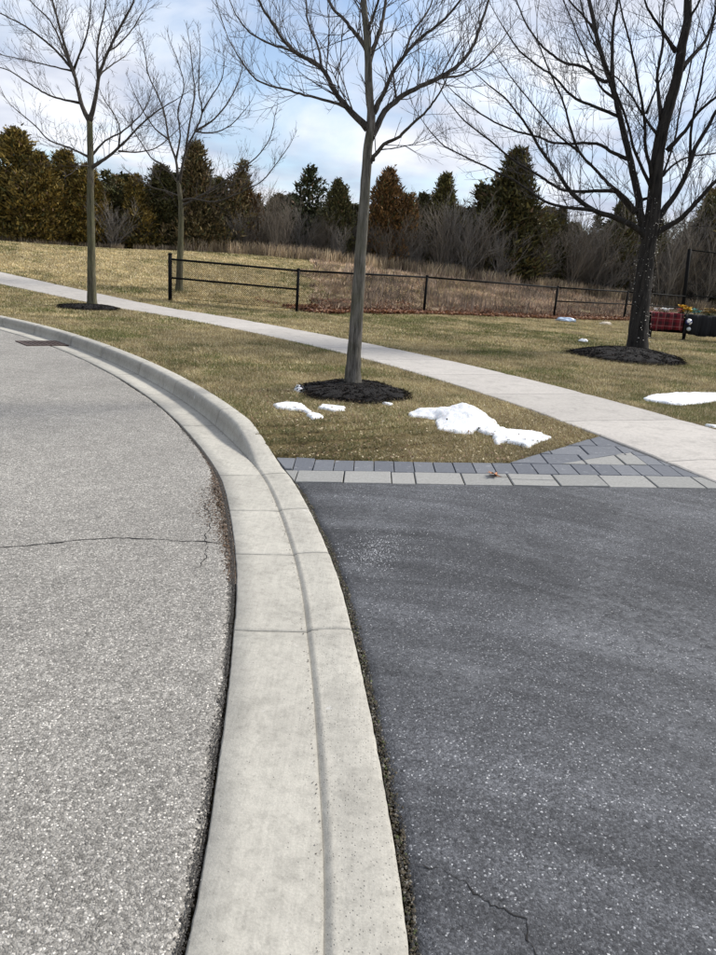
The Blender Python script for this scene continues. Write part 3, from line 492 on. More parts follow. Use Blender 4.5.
# ------------------------------------------------------------------ trees traced limb by limb
LIMBS={
'center':((-0.14,8.42),[[(0.0,0.0,0.0,0.1116),(-0.01,0.0,0.33,0.1029),(-0.01,0.0,0.67,0.096),(-0.01,0.0,1.34,0.0842),(-0.01,0.0,1.98,0.0735),(-0.01,0.0,2.59,0.0635),(-0.0,0.0,2.93,0.058),(-0.04,0.0,3.17,0.0541),(-0.07,0.0,3.45,0.0495),(-0.11,0.0,3.73,0.045),(-0.16,0.0,4.0,0.0405),(-0.23,0.0,4.52,0.0319),(-0.25,0.0,5.03,0.0235)],[(-0.03,0.0,2.82,0.0411),(-0.26,-0.08,3.0,0.0343),(-0.4,-0.13,3.14,0.0307),(-0.54,-0.2,3.32,0.0266),(-0.76,-0.26,3.41,0.0229),(-0.91,-0.31,3.5,0.0202),(-1.04,-0.37,3.65,0.0171),(-1.16,-0.43,3.8,0.0142),(-1.23,-0.5,3.98,0.011)],[(-0.26,-0.1,2.99,0.0203),(-0.39,-0.18,3.01,0.0182),(-0.63,-0.34,3.02,0.0152),(-0.82,-0.47,3.03,0.0131),(-1.05,-0.63,3.04,0.0108),(-1.18,-0.75,3.1,0.0092),(-1.29,-0.9,3.23,0.0073)],[(-0.6,-0.2,3.35,0.0201),(-0.84,-0.1,3.47,0.0162),(-1.11,0.01,3.56,0.0132),(-1.34,0.11,3.68,0.0107),(-1.51,0.2,3.86,0.0084)],[(0.0,0.0,2.72,0.0411),(0.14,0.08,3.01,0.0354),(0.29,0.14,3.17,0.0325),(0.5,0.2,3.31,0.0294),(0.71,0.26,3.43,0.0267),(0.91,0.33,3.58,0.0239),(1.04,0.39,3.77,0.0214),(1.1,0.44,3.98,0.019),(1.17,0.52,4.25,0.016),(1.23,0.6,4.56,0.0126)],[(0.02,0.0,2.98,0.0323),(0.12,-0.07,3.17,0.0277),(0.19,-0.14,3.34,0.0245),(0.3,-0.21,3.5,0.0216),(0.45,-0.28,3.64,0.0186),(0.57,-0.34,3.72,0.0167),(0.75,-0.42,3.88,0.0135),(0.85,-0.5,4.03,0.011)],[(0.02,0.0,2.49,0.0294),(0.06,-0.05,2.54,0.0272),(0.16,-0.16,2.65,0.0233),(0.31,-0.28,2.72,0.0199),(0.42,-0.4,2.82,0.017),(0.56,-0.55,2.93,0.0135),(0.64,-0.67,3.03,0.011),(0.7,-0.8,3.15,0.0085)],[(-0.07,0.0,3.45,0.0352),(-0.01,0.11,3.67,0.0287),(0.04,0.22,3.89,0.0239),(0.06,0.32,4.11,0.0195),(0.09,0.5,4.5,0.0124)],[(-0.07,0.0,3.56,0.0323),(-0.24,0.12,3.75,0.025),(-0.35,0.19,3.88,0.0212),(-0.5,0.29,4.02,0.0171),(-0.63,0.4,4.24,0.0123)],[(-0.11,0.0,3.73,0.0235),(-0.06,-0.07,3.82,0.0196),(-0.0,-0.21,3.99,0.0145),(0.01,-0.4,4.22,0.0084)],[(-0.54,-0.2,3.32,0.0172),(-0.6,-0.04,3.55,0.0147),(-0.74,0.16,3.83,0.0123),(-0.78,0.31,4.06,0.0107),(-0.88,0.5,4.35,0.0087)],[(0.3,-0.2,3.5,0.0172),(0.36,-0.05,3.74,0.0138),(0.53,0.14,4.04,0.0105),(0.58,0.3,4.32,0.0079)],[(0.71,0.3,3.43,0.0182),(0.96,0.48,3.52,0.0145),(1.19,0.68,3.71,0.0116),(1.4,0.9,3.98,0.0084)]]),
'left':((-6.82,17.94),[[(0.0,0.0,-0.0,0.1251),(0.0,0.0,0.4,0.1178),(0.02,0.0,1.34,0.1058),(0.04,0.0,2.47,0.0931),(0.07,0.0,3.23,0.085),(0.08,0.0,4.19,0.0751)],[(0.08,0.0,4.19,0.0626),(-0.1,0.03,4.5,0.0553),(-0.23,0.08,5.01,0.0472),(-0.3,0.1,5.22,0.0443),(-0.41,0.12,5.52,0.04),(-0.55,0.16,5.92,0.0346),(-0.7,0.21,6.42,0.0283),(-0.81,0.25,6.82,0.0234),(-0.87,0.3,7.41,0.0165)],[(0.08,0.0,4.19,0.0626),(0.23,-0.04,4.61,0.0536),(0.32,-0.07,5.01,0.0472),(0.38,-0.09,5.22,0.0442),(0.59,-0.13,5.62,0.0382),(0.83,-0.17,6.02,0.0324),(1.12,-0.22,6.44,0.0263),(1.31,-0.26,6.88,0.0206),(1.42,-0.3,7.24,0.016)],[(-0.34,0.2,5.24,0.0379),(-0.54,-0.0,5.5,0.031),(-0.78,-0.21,5.71,0.0259),(-1.09,-0.46,5.9,0.0204),(-1.41,-0.68,6.01,0.016),(-1.72,-0.9,6.11,0.0119)],[(-0.32,0.2,5.16,0.0379),(-0.65,0.39,5.78,0.028),(-0.97,0.56,6.31,0.0214),(-1.36,0.7,6.63,0.0167),(-1.65,0.8,6.91,0.0131)],[(-0.17,0.1,4.57,0.0315),(-0.53,-0.14,4.58,0.0255),(-0.78,-0.33,4.64,0.022),(-1.01,-0.53,4.76,0.0186),(-1.31,-0.81,4.93,0.0144),(-1.53,-1.0,4.96,0.0118)],[(0.04,0.0,3.42,0.0313),(-0.47,0.19,3.61,0.0257),(-1.02,0.38,3.76,0.0214),(-1.44,0.57,4.09,0.0176),(-2.0,0.8,4.46,0.0131)],[(0.08,0.0,3.19,0.05),(0.44,-0.08,3.4,0.0416),(0.77,-0.15,3.64,0.0353),(1.08,-0.23,3.9,0.0296),(1.45,-0.32,4.22,0.0231),(1.82,-0.41,4.47,0.0175),(2.22,-0.5,4.68,0.0122)],[(0.11,0.0,3.47,0.0313),(0.36,0.18,3.82,0.0258),(0.66,0.34,4.04,0.0222),(0.96,0.52,4.35,0.0185),(1.15,0.67,4.65,0.0156),(1.24,0.8,4.96,0.0131)],[(0.79,-0.2,3.62,0.0247),(0.91,-0.41,3.96,0.0187),(0.87,-0.59,4.23,0.0147),(0.73,-0.8,4.48,0.0108)],[(0.34,-0.1,5.09,0.0373),(0.29,0.0,5.63,0.0291),(0.34,0.08,6.06,0.0243),(0.43,0.18,6.58,0.0188),(0.43,0.3,7.2,0.0127)],[(-0.37,0.2,5.24,0.0253),(-0.98,0.46,5.37,0.0199),(-1.54,0.7,5.49,0.0161),(-2.27,1.0,5.63,0.0119)],[(-0.32,0.2,5.28,0.0304),(0.07,-0.12,5.79,0.0223),(0.3,-0.38,6.21,0.0172),(0.44,-0.7,6.68,0.012)],[(0.79,-0.2,3.57,0.0247),(1.21,0.06,3.62,0.0195),(1.57,0.28,3.79,0.0161),(1.96,0.6,4.25,0.0116)],[(0.34,-0.1,5.13,0.0249),(0.49,0.26,5.41,0.018),(0.69,0.7,5.74,0.0117)],[(0.08,0.0,3.21,0.025),(-0.04,-0.36,3.18,0.0167),(-0.09,-0.7,2.98,0.0108)],[(0.61,-0.2,5.6,0.0247),(0.77,-0.02,5.78,0.0208),(0.99,0.31,6.2,0.0157),(1.13,0.6,6.62,0.0116)]]),
'back':((-6.08,23.3),[[(0.0,0.0,-0.04,0.13),(0.03,0.0,0.93,0.1091),(0.06,0.0,1.83,0.0946),(0.06,0.0,2.5,0.0844),(-0.02,0.0,3.26,0.0731)],[(-0.02,0.0,3.26,0.0487),(-0.11,0.04,3.85,0.0414),(-0.33,0.09,4.4,0.036),(-0.49,0.15,5.14,0.0297),(-0.74,0.19,5.7,0.025),(-0.99,0.23,6.17,0.021),(-1.05,0.26,6.52,0.0183),(-1.14,0.3,6.99,0.0148)],[(-0.0,0.0,3.15,0.0487),(0.23,-0.1,4.13,0.037),(0.51,-0.16,4.63,0.032),(0.73,-0.22,5.15,0.0273),(0.65,-0.27,5.61,0.0234),(0.65,-0.32,6.06,0.0196),(0.7,-0.4,6.72,0.0144)],[(0.52,-0.2,4.63,0.0387),(1.02,0.09,5.06,0.0307),(1.41,0.4,5.67,0.0244),(1.65,0.72,6.38,0.0184),(1.7,0.9,6.8,0.0152)],[(-0.02,0.0,3.2,0.0357),(-0.38,-0.27,3.62,0.0275),(-0.72,-0.45,3.8,0.0232),(-0.96,-0.69,4.2,0.0182),(-1.18,-0.9,4.55,0.0141)],[(0.06,0.0,2.55,0.039),(0.42,0.05,2.75,0.0351),(1.09,0.15,3.18,0.0297),(1.65,0.24,3.6,0.0256),(2.26,0.35,4.11,0.0212),(2.63,0.43,4.65,0.0177),(2.75,0.5,5.15,0.0149)],[(0.06,0.0,2.7,0.0357),(0.45,-0.1,2.77,0.0323),(1.16,-0.28,2.72,0.0279),(1.95,-0.49,3.01,0.0233),(2.62,-0.69,3.36,0.0194),(3.01,-0.85,3.78,0.0166),(3.33,-1.0,4.18,0.014)],[(0.23,-0.1,4.13,0.0388),(0.31,0.07,4.96,0.0303),(0.41,0.22,5.7,0.0245),(0.33,0.32,6.2,0.0209),(0.19,0.5,7.05,0.0149)],[(-0.12,0.1,3.86,0.0359),(0.04,-0.04,4.51,0.0292),(0.01,-0.18,5.16,0.0241),(0.22,-0.32,5.8,0.0195),(0.04,-0.5,6.52,0.0143)],[(-0.33,0.1,4.4,0.0326),(-0.8,0.28,4.7,0.026),(-1.23,0.5,5.21,0.0201),(-1.56,0.7,5.73,0.0151)],[(0.72,-0.2,5.15,0.029),(1.03,-0.3,5.6,0.0221),(1.34,-0.41,6.04,0.0169),(1.41,-0.5,6.48,0.0127)],[(0.06,0.0,2.81,0.0292),(-0.5,0.27,2.97,0.0227),(-1.04,0.52,3.08,0.0182),(-1.6,0.8,3.36,0.0134)],[(0.52,-0.2,4.63,0.029),(1.06,-0.37,4.6,0.0229),(1.63,-0.57,4.8,0.0179),(2.12,-0.8,5.23,0.0126)]]),
'right':((5.64,15.3),[[(0.0,0.0,-0.0,0.2561),(-0.04,0.0,0.35,0.2412),(-0.1,0.0,1.05,0.2197),(-0.14,0.0,1.84,0.1986),(-0.15,0.0,2.32,0.1863),(-0.17,0.0,2.89,0.1723),(-0.25,0.0,3.71,0.1524),(-0.25,0.0,4.25,0.1396),(-0.2,0.0,4.72,0.1281),(-0.15,0.0,5.22,0.116),(-0.16,0.0,5.73,0.104),(-0.14,0.0,6.13,0.0945),(-0.2,0.0,6.45,0.0869),(-0.35,0.0,7.39,0.0645),(-0.49,0.0,8.3,0.0427)],[(-0.17,0.0,2.22,0.096),(-0.38,0.04,2.67,0.0874),(-0.5,0.08,3.11,0.0812),(-0.72,0.12,3.66,0.0742),(-0.96,0.18,4.26,0.0668),(-1.18,0.22,4.79,0.0606),(-1.32,0.25,5.09,0.0572),(-1.5,0.28,5.43,0.0532),(-1.71,0.33,5.92,0.0476),(-1.91,0.38,6.46,0.0417),(-2.11,0.44,7.13,0.0345),(-2.27,0.5,7.78,0.0275)],[(-1.24,0.35,5.04,0.0491),(-1.31,0.51,5.71,0.0378),(-1.33,0.63,6.24,0.031),(-1.28,0.75,6.7,0.0254),(-1.28,0.9,7.35,0.0181)],[(-1.01,0.2,4.44,0.0378),(-1.19,0.15,4.51,0.0351),(-1.74,0.01,4.62,0.0296),(-2.11,-0.09,4.72,0.0264),(-2.5,-0.22,4.98,0.0224),(-2.82,-0.31,5.11,0.0198),(-3.25,-0.44,5.31,0.0162),(-3.63,-0.6,5.64,0.0123)],[(-1.35,0.35,5.12,0.0382),(-1.47,0.38,5.14,0.036),(-1.82,0.49,5.37,0.0312),(-2.19,0.59,5.45,0.0275),(-2.48,0.67,5.63,0.0244),(-2.69,0.74,5.8,0.0221),(-3.01,0.87,6.2,0.0178),(-3.24,1.0,6.66,0.0136)],[(-0.55,0.0,2.79,0.0427),(-0.78,-0.1,2.98,0.0387),(-1.21,-0.26,3.21,0.0342),(-1.58,-0.41,3.44,0.0305),(-1.95,-0.58,3.69,0.0269),(-2.24,-0.78,4.09,0.0227),(-2.42,-0.93,4.38,0.0199),(-2.81,-1.18,4.83,0.0153),(-3.11,-1.4,5.19,0.0116)],[(-0.17,0.0,2.22,0.0747),(-0.43,-0.07,2.43,0.0674),(-0.98,-0.19,2.61,0.0583),(-1.42,-0.28,2.7,0.0521),(-1.93,-0.4,2.97,0.0446),(-2.35,-0.54,3.37,0.0371),(-2.7,-0.65,3.68,0.0312),(-3.01,-0.76,4.01,0.0255),(-3.43,-0.9,4.37,0.0188),(-3.8,-1.0,4.57,0.014)],[(-1.48,-0.5,2.68,0.0361),(-2.1,-0.68,2.68,0.0301),(-2.4,-0.76,2.72,0.0277),(-2.62,-0.83,2.79,0.026),(-3.05,-0.98,2.99,0.0227),(-3.46,-1.11,3.13,0.0198),(-4.05,-1.31,3.3,0.0159),(-4.54,-1.47,3.46,0.0127),(-4.83,-1.6,3.66,0.0105)],[(-0.5,0.0,2.73,0.048),(-0.83,0.07,3.0,0.0428),(-0.98,0.1,3.12,0.0409),(-1.45,0.17,3.09,0.0366),(-1.92,0.25,3.09,0.0328),(-2.22,0.3,3.21,0.0303),(-2.43,0.33,3.33,0.0286),(-2.95,0.42,3.58,0.0244),(-3.48,0.52,3.94,0.02),(-4.02,0.62,4.29,0.0157),(-4.39,0.7,4.64,0.0123)],[(-0.68,0.2,3.71,0.0411),(-1.04,0.27,3.84,0.0366),(-1.39,0.34,4.0,0.0332),(-1.91,0.44,3.98,0.0291),(-2.28,0.51,4.0,0.0264),(-2.49,0.55,4.08,0.0248),(-3.09,0.66,4.21,0.0207),(-3.71,0.78,4.48,0.0164),(-4.25,0.9,4.84,0.0124)],[(-0.26,0.0,3.34,0.0427),(-0.58,-0.19,3.89,0.0354),(-0.77,-0.37,4.4,0.0303),(-1.05,-0.56,4.92,0.0254),(-1.35,-0.78,5.44,0.0205),(-1.68,-0.99,5.93,0.0159),(-1.9,-1.2,6.4,0.0118)],[(-0.24,0.0,3.16,0.0373),(-0.8,-0.31,3.77,0.03),(-1.1,-0.54,4.21,0.0261),(-1.4,-0.74,4.57,0.0229),(-1.8,-1.02,5.03,0.0189),(-2.23,-1.29,5.43,0.0153),(-2.59,-1.6,5.9,0.0115)],[(-0.31,0.0,4.15,0.032),(-0.7,-0.26,4.38,0.0252),(-1.19,-0.63,4.71,0.0183),(-1.58,-0.9,4.9,0.0139),(-1.92,-1.1,4.94,0.0109)],[(-0.31,0.0,4.45,0.048),(-0.41,0.21,5.05,0.0379),(-0.43,0.31,5.33,0.0343),(-0.36,0.48,5.85,0.0281),(-0.39,0.67,6.4,0.0219),(-0.37,0.9,7.07,0.0147)],[(-0.89,-0.8,4.35,0.0243),(-0.8,-0.91,4.8,0.0154),(-0.72,-1.0,5.17,0.01)],[(-0.26,0.0,5.62,0.0427),(-0.69,-0.21,5.92,0.0299),(-1.03,-0.39,6.16,0.0218),(-1.31,-0.6,6.5,0.0133)],[(-0.03,0.0,2.58,0.0747),(0.04,0.03,2.79,0.0688),(0.31,0.1,3.26,0.0591),(0.45,0.16,3.69,0.0521),(0.51,0.2,4.02,0.0472),(0.69,0.25,4.39,0.0413),(0.82,0.3,4.71,0.0364),(1.05,0.35,5.02,0.0313),(1.34,0.42,5.49,0.024),(1.49,0.5,6.04,0.0165)],[(-0.12,0.0,2.27,0.0747),(0.06,-0.07,2.47,0.0656),(0.36,-0.18,2.7,0.056),(0.58,-0.3,3.06,0.0466),(0.78,-0.41,3.37,0.0389),(1.01,-0.53,3.69,0.0308),(1.31,-0.66,3.98,0.0224),(1.46,-0.8,4.39,0.0142)],[(-0.1,0.0,3.9,0.048),(0.13,-0.12,4.25,0.0381),(0.26,-0.22,4.54,0.0324),(0.51,-0.33,4.82,0.0261),(0.79,-0.46,5.11,0.0197),(0.85,-0.6,5.54,0.0133)],[(-0.09,0.0,5.33,0.0533),(0.06,0.1,5.54,0.0462),(0.26,0.22,5.77,0.0401),(0.44,0.37,6.07,0.0336),(0.56,0.55,6.51,0.0258),(0.71,0.8,7.1,0.0157)],[(0.45,0.2,3.78,0.0324),(0.28,-0.02,4.4,0.0263),(0.21,-0.25,4.99,0.0217),(0.13,-0.48,5.54,0.0177),(0.09,-0.66,5.95,0.0147),(-0.1,-0.9,6.47,0.011)],[(-0.1,0.0,3.45,0.0267),(0.19,0.21,3.73,0.0224),(0.56,0.41,3.91,0.0193),(1.14,0.69,4.05,0.0154),(1.71,1.0,4.36,0.0114)],[(-1.7,0.4,5.94,0.0307),(-2.03,0.2,6.16,0.0225),(-2.36,0.01,6.31,0.017),(-2.64,-0.2,6.55,0.0116)],[(-1.13,0.4,4.83,0.0285),(-1.44,0.54,5.09,0.0244),(-1.77,0.78,5.73,0.0193),(-2.06,0.99,6.3,0.0153),(-2.33,1.2,6.87,0.0115)],[(-2.03,-0.9,3.63,0.0221),(-2.46,-1.1,3.82,0.0182),(-2.92,-1.35,4.12,0.0147),(-3.48,-1.69,4.51,0.0106),(-3.8,-1.9,4.74,0.0084)],[(-0.15,0.0,6.13,0.032),(-0.04,-0.17,6.41,0.0215),(-0.01,-0.4,6.8,0.0114)],[(-0.43,0.1,2.97,0.0322),(-0.13,0.21,3.19,0.0292),(0.17,0.48,3.99,0.0243),(0.28,0.73,4.78,0.0202),(0.43,0.99,5.57,0.0163),(0.57,1.3,6.56,0.0116)]])}

def unit(v): return v/(np.linalg.norm(v)+1e-9)
def sprout(bank,p,d,L,r,lvl,rg,up=.25,kmin=3):
    """a twig from p along d; recursion gives side shoots in opposite pairs"""
    n_=5 if lvl<2 else 4; P=[p]; D=d.copy()
    for i in range(n_-1):
        D=unit(D+rg.normal(0,.10,3)+np.array([0,0,up*.35])); P.append(P[-1]+D*L/(n_-1))
    P=np.array(P); rr=r*(1-.62*np.linspace(0,1,n_)); bank.add(P,rr)
    if lvl>=3: return
    ns=int(L/(.13 if lvl<2 else .10)*SPR); 
    for _ in range(ns):
        t=.22+.75*rg.random(); f=t*(n_-1); i=min(int(f),n_-2); q=P[i]+(P[i+1]-P[i])*(f-i); T=unit(P[i+1]-P[i])
        a=unit(np.cross(T,rg.normal(0,1,3))); nd=unit(T*.72+a*.62+np.array([0,0,up*.4]))
        sprout(bank,q,nd,L*(.30+.35*rg.random())*(1.1-.5*t),max(r*.55,RMIN),lvl+1,rg,up)
def refine(P,rg,amp):
    P=catmull(P,4); n_=len(P); P[1:-1,:3]+=rg.normal(0,1,(n_-2,3))*(amp*np.minimum(P[1:-1,3:4],.02)); return P
def limbed_tree(key,name,label,cat,bm_,twig_mat,sprscale,rmin,flare,seed,first_t=.12,density=7.,twl=1.,lean=None):
    global SPR,RMIN; SPR=sprscale; RMIN=rmin
    (bx,by),limbs=LIMBS[key]; rg=np.random.default_rng(seed); root=tag(empty(name,(bx,by,g1(bx,by)-.02)),label,cat)
    bank=TubeBank(3)
    for li,l in enumerate(limbs):
        P=refine(l,rg,.2 if li else .08)
        P[:,3]*=(.86 if key=='right' else .80) if li else {'center':.78,'right':.80}.get(key,.86)
        if li==0:
            z=P[:,2]; P[:,3]*=1+flare*np.exp(-z/.12)+.10*np.exp(-z/.5)
            P=np.vstack([P[:1],catmull(P,3)[1:]]); P[0,2]=-.05
            mb=MB(); k=18; V=[];n_=len(P)
            for i,(x,y,zz,r) in enumerate(P):
                th=np.arange(k)*2*np.pi/k
                rr=r*(1+.05*np.sin(th*5+zz*.9+seed)*(1+2.2*flare*np.exp(-max(zz,0)/.1))+.035*(vnoise(th*3+seed,zz*7+0*th,1,seed)-.5)*2+.07*np.exp(-((zz-2.3)/.06)**2)*(np.cos(th-3.)>.3))
                V+=[(x+a*math.cos(t),y+a*math.sin(t),zz) for a,t in zip(rr,th)]
            Fc=[[i*k+j,i*k+(j+1)%k,(i+1)*k+(j+1)%k,(i+1)*k+j] for i in range(n_-1) for j in range(k)]+[list(range((n_-1)*k,n_*k))]
            mb.add(V,Fc); mb.obj('trunk',bm_,root,True)
        else:
            # blend the foot of the limb into what carries it
            P[:,3]*=1+.35*np.exp(-np.linspace(0,14,len(P))); mb=MB(); mb.tube(P[:,:3],P[:,3],9 if P[0,3]>.03 else 6,True,bump=.03); mb.obj('limb',M_BK3 if key=='right' else M_BKL,root,True)
        seg=np.linalg.norm(np.diff(P[:,:3],axis=0),axis=1); L=seg.sum(); cs=np.r_[0,np.cumsum(seg)]/L
        if li==0:
            t0=.62 if key!='right' else .45
            cnt=int(L*(1-t0)*density*.6)
            if key in('left','back'): P[:,3]*=np.interp(np.linspace(0,1,len(P)),[0,.85,1],[1,.95,.55])
        else: t0=first_t; cnt=int(L*density)
        for _ in range(cnt):
            t=t0+(1-t0)*rg.random()**.85; q=np.array([np.interp(t,cs,P[:,c]) for c in range(4)]); i=min(np.searchsorted(cs,t),len(P)-1); T=unit(P[i,:3]-P[max(i-1,0),:3])
            a=rg.normal(0,1,3); a[2]+=.25; a=unit(np.cross(T,np.cross(a,T))); nd=unit(T*(.55+.5*t)+a*.75+np.array([0,0,.12]))
            Lt=twl*(.22+.75*rg.random()**1.3)*(1.15-.45*t); sprout(bank,q[:3],nd,Lt,max(q[3]*.30,rmin*1.25) if q[3]<.03 else max(.009,rmin*1.3),1,rg)
        if li or key in('center','right'): sprout(bank,P[-1,:3],unit(P[-1,:3]-P[-3,:3]),twl*.6,P[-1,3],1,rg)
    tw=link('twigs',bank.mesh('twigs',twig_mat),root); tag(tw,kind='stuff'); return root
M_BK1=bark('bark_grey_brown',(.045,.040,.034),(.18,.165,.145),16,(.085,.085,.045)); M_BK2=bark('bark_mossy',(.045,.040,.027),(.14,.125,.085),14,(.075,.085,.03))
M_BKL=bark('bark_limb',(.022,.019,.016),(.095,.083,.07),18); M_BK3=bark('bark_dark',(.008,.007,.0065),(.038,.034,.030),10); M_TW1=simple('twig_brown',(.05,.04,.036),.85); M_TW3=simple('twig_dark',(.028,.023,.022),.85)
limbed_tree('center','bare_tree','slim bare tree with grey brown trunk in round mulch bed between kerb and sidewalk','tree',M_BK1,M_TW1,.98,.0020,.38,3,.08,16,.95)
limbed_tree('left','bare_tree','bare forked tree with mossy trunk at far left between kerb and sidewalk','tree',M_BK2,M_TW1,.85,.0034,.30,5,.10,10,1.1)
limbed_tree('back','bare_tree','small bare tree standing behind the left end of the black fence','tree',M_BK2,M_TW1,.85,.0038,.1,7,.10,9,1.1)
rt=limbed_tree('right','bare_tree','large dark spreading bare tree with thick flecked trunk in mulch bed on the right lawn','tree',M_BK3,M_TW3,.85,.0028,.12,9,.10,9.5,1.2)
# pale flecks clinging to the dark trunk
(bx,by),limbs=LIMBS['right']; Pt=catmull(limbs[0],4); Ps=catmull(limbs[1],4); n_=760; pts=[]; 
for q in range(n_):
    src=Pt if q<640 else Ps; hi=4.3; 
    z=.1+3.0*random.random()**.8+.25*math.sin(q*1.3) if q<640 else 2.4+1.3*random.random()
    if z>src[-1,2]: continue
    x,y,r=[np.interp(z,src[:,2],src[:,c]) for c in(0,1,3)]; th=random.uniform(-math.pi,math.pi)+.0; r=r*1.04+.003
    pts.append((x+r*math.cos(th),y+r*math.sin(th),z))
pts=np.array(pts); o=crumbs('bark_fleck',pts,.003+.013*rng.random(len(pts))**2.5,np.array([(.5,.48,.42)])*(.35+.75*rng.random((len(pts),1))),None); o.parent=rt

# ------------------------------------------------------------------ mulch beds
m,n,b=mat('black_mulch'); g=NG(n); c=g.mix(g.ramp(g.noise(55,4,.7),[(.35,0.),(.7,1.)]),(.006,.0055,.005),(.022,.018,.016)); g.put(b,'Base Color',c); b.inputs['Roughness'].default_value=.9; b.inputs['Specular IOR Level'].default_value=.25; g.put(b,'Normal',g.bump(g.noise(50,5,.75),1.,.03)); M_MULCH=m
def mulch(cx,cy,rx,ry,h,nchip,size,label,seed):
    rg=np.random.default_rng(seed); root=tag(empty('mulch_bed',(cx,cy,g1(cx,cy))),label,'mulch bed'); nr,na=9,56; V=[]
    for i in range(nr+1):
        for j in range(na):
            t=i/nr; a=2*math.pi*j/na; w=1+.13*(vnoise(math.cos(a)*1.9+5,math.sin(a)*1.9+5,1,seed)-.5)*2+.03*rg.normal()*(t>.7)
            x,y=rx*t*w*math.cos(a),ry*t*w*math.sin(a); z=g1(cx+x,cy+y)-g1(cx,cy)+h*(1-t**2.2)+.012*rg.random()*(t<.95)+(.022 if i<nr else -.03); V.append((x,y,z))
    Fc=[[i*na+j,i*na+(j+1)%na,(i+1)*na+(j+1)%na,(i+1)*na+j][::-1] for i in range(nr) for j in range(na)]
    link('mound',make_mesh('mound',V,Fc,M_MULCH,None,True),root)
    t=np.sqrt(rg.random(nchip))*1.04+.10*rg.random(nchip)**4; a=rg.random(nchip)*2*np.pi; x,y=rx*t*np.cos(a),ry*t*np.sin(a); w=1+.13*(vnoise(np.cos(a)*1.9+5,np.sin(a)*1.9+5,1,seed)-.5)*2; x*=w;y*=w
    z=gz(cx+x,cy+y)-g1(cx,cy)+h*np.maximum(0,1-t**2.2)+.026
    e=np.array([[-1,-.22,0],[1,-.22,0],[1,.22,0],[-1,.22,0]])*1.0; q=rg.random(nchip)*np.pi; tl=rg.normal(0,.38,nchip); s=size*(.4+rg.random(nchip))
    B=np.repeat(e[None],nchip,0)*s[:,None,None]; zz=B[:,:,0]*np.sin(tl)[:,None]+B[:,:,1]*rg.normal(0,.6,(nchip,1)); xx=B[:,:,0]*np.cos(q)[:,None]-B[:,:,1]*np.sin(q)[:,None]; yy=B[:,:,0]*np.sin(q)[:,None]+B[:,:,1]*np.cos(q)[:,None]
    V=np.stack([xx+x[:,None],yy+y[:,None],zz+z[:,None]],-1).reshape(-1,3); i=np.arange(nchip)[:,None]*4+np.arange(4)[None]
    cc=np.array([(.006,.006,.006),(.014,.012,.011),(.030,.024,.020),(.08,.06,.045)])[rg.choice(4,nchip,p=[.52,.32,.13,.03])]
    tag(link('mulch_chips',make_mesh('mulch_chips',V,i,M_CHIP,np.repeat(cc,4,0)),root),kind='stuff')
mulch(-.13,8.14,.585,.73,.055,11000,.012,'round bed of black mulch at the foot of the slim tree nearest the kerb',3)
mulch(-6.75,17.6,.72,.72,.06,4500,.018,'thin ring of dark mulch around the mossy trunk at far left',4)
mulch(5.1,14.3,1.05,1.35,.13,13000,.017,'wide mound of black mulch under the large dark tree on the right lawn',6)

# ------------------------------------------------------------------ melting snow
m,n,b=mat('old_snow'); g=NG(n); c=g.mix(g.ramp(g.noise(9,5,.65),[(.30,0.),(.5,1.)]),(.66,.69,.72),(.88,.89,.90)); g.put(b,'Base Color',c); b.inputs['Roughness'].default_value=.6; b.inputs['Subsurface Weight'].default_value=.25; b.inputs['Subsurface Scale'].default_value=.03; b.inputs['Subsurface Radius'].default_value=(.6,.8,1.)
g.put(b,'Normal',g.bump(g.noise(90,5,.8),.9,.012)); M_SNOW=m
def snow(P,h,peaks,label,seed,step=.014,cat='snow patch'):
    P=np.array(P); cx,cy=P.mean(0); x0,y0=P.min(0)-.05; x1,y1=P.max(0)+.05; xs=np.arange(x0,x1,step); ys=np.arange(y0,y1,step); X,Y=np.meshgrid(xs,ys)
    Q=resample(np.vstack([P,P[:1]]),.015); d,_=dist_to(Q,X,Y); d=d.reshape(X.shape); ins=in_poly([tuple(p) for p in P],X,Y); sd=np.where(ins,d,-d)+(fbm(X,Y,22,seed)-.5)*.045+(fbm(X,Y,7,seed+5)-.5)*.03
    hh=h*(1-np.exp(-np.maximum(sd,0)/.09))*(.5+1.*fbm(X,Y,6,seed+2))+(fbm(X,Y,20,seed+9)-.5)*.020*smooth(sd/.06)+(fbm(X,Y,45,seed+8)-.5)*.012*np.clip(sd/.05,0,1)
    for (px,py,ph,pr) in peaks: hh+=ph*np.exp(-((X-px)**2+(Y-py)**2)/pr**2)*np.clip(sd/.08,0,1)*(.75+.5*fbm(X,Y,9,seed+3))
    hole=(fbm(X,Y,17,seed+6)>.83)&(sd<.10)&(hh<h*2.)
    Zb=gz(X,Y).reshape(X.shape)+.022; Z=Zb+np.where(sd>0,hh,0)-.035*smooth(-(sd-.004)/.02); root=tag(empty('snow_patch',(cx,cy,g1(cx,cy))),label,cat)
    keep=(sd[:-1,:-1]>-.03)&(~hole[:-1,:-1]); nx=len(xs); ii=(np.arange(len(ys)-1)[:,None]*nx+np.arange(nx-1)[None,:])[keep]
    V=np.stack([X.ravel()-cx,Y.ravel()-cy,Z.ravel()-g1(cx,cy)],1); Fq=np.stack([ii,ii+1,ii+nx+1,ii+nx],1); u,inv=np.unique(Fq,return_inverse=True); Fq=inv.reshape(Fq.shape)
    me=make_mesh('snow_patch',V[u],Fq,M_SNOW,None,True); COL.objects.unlink(root); bpy.data.objects.remove(root)
    o=link('snow_patch',me); o.location=(cx,cy,g1(cx,cy)); return tag(o,label,cat)
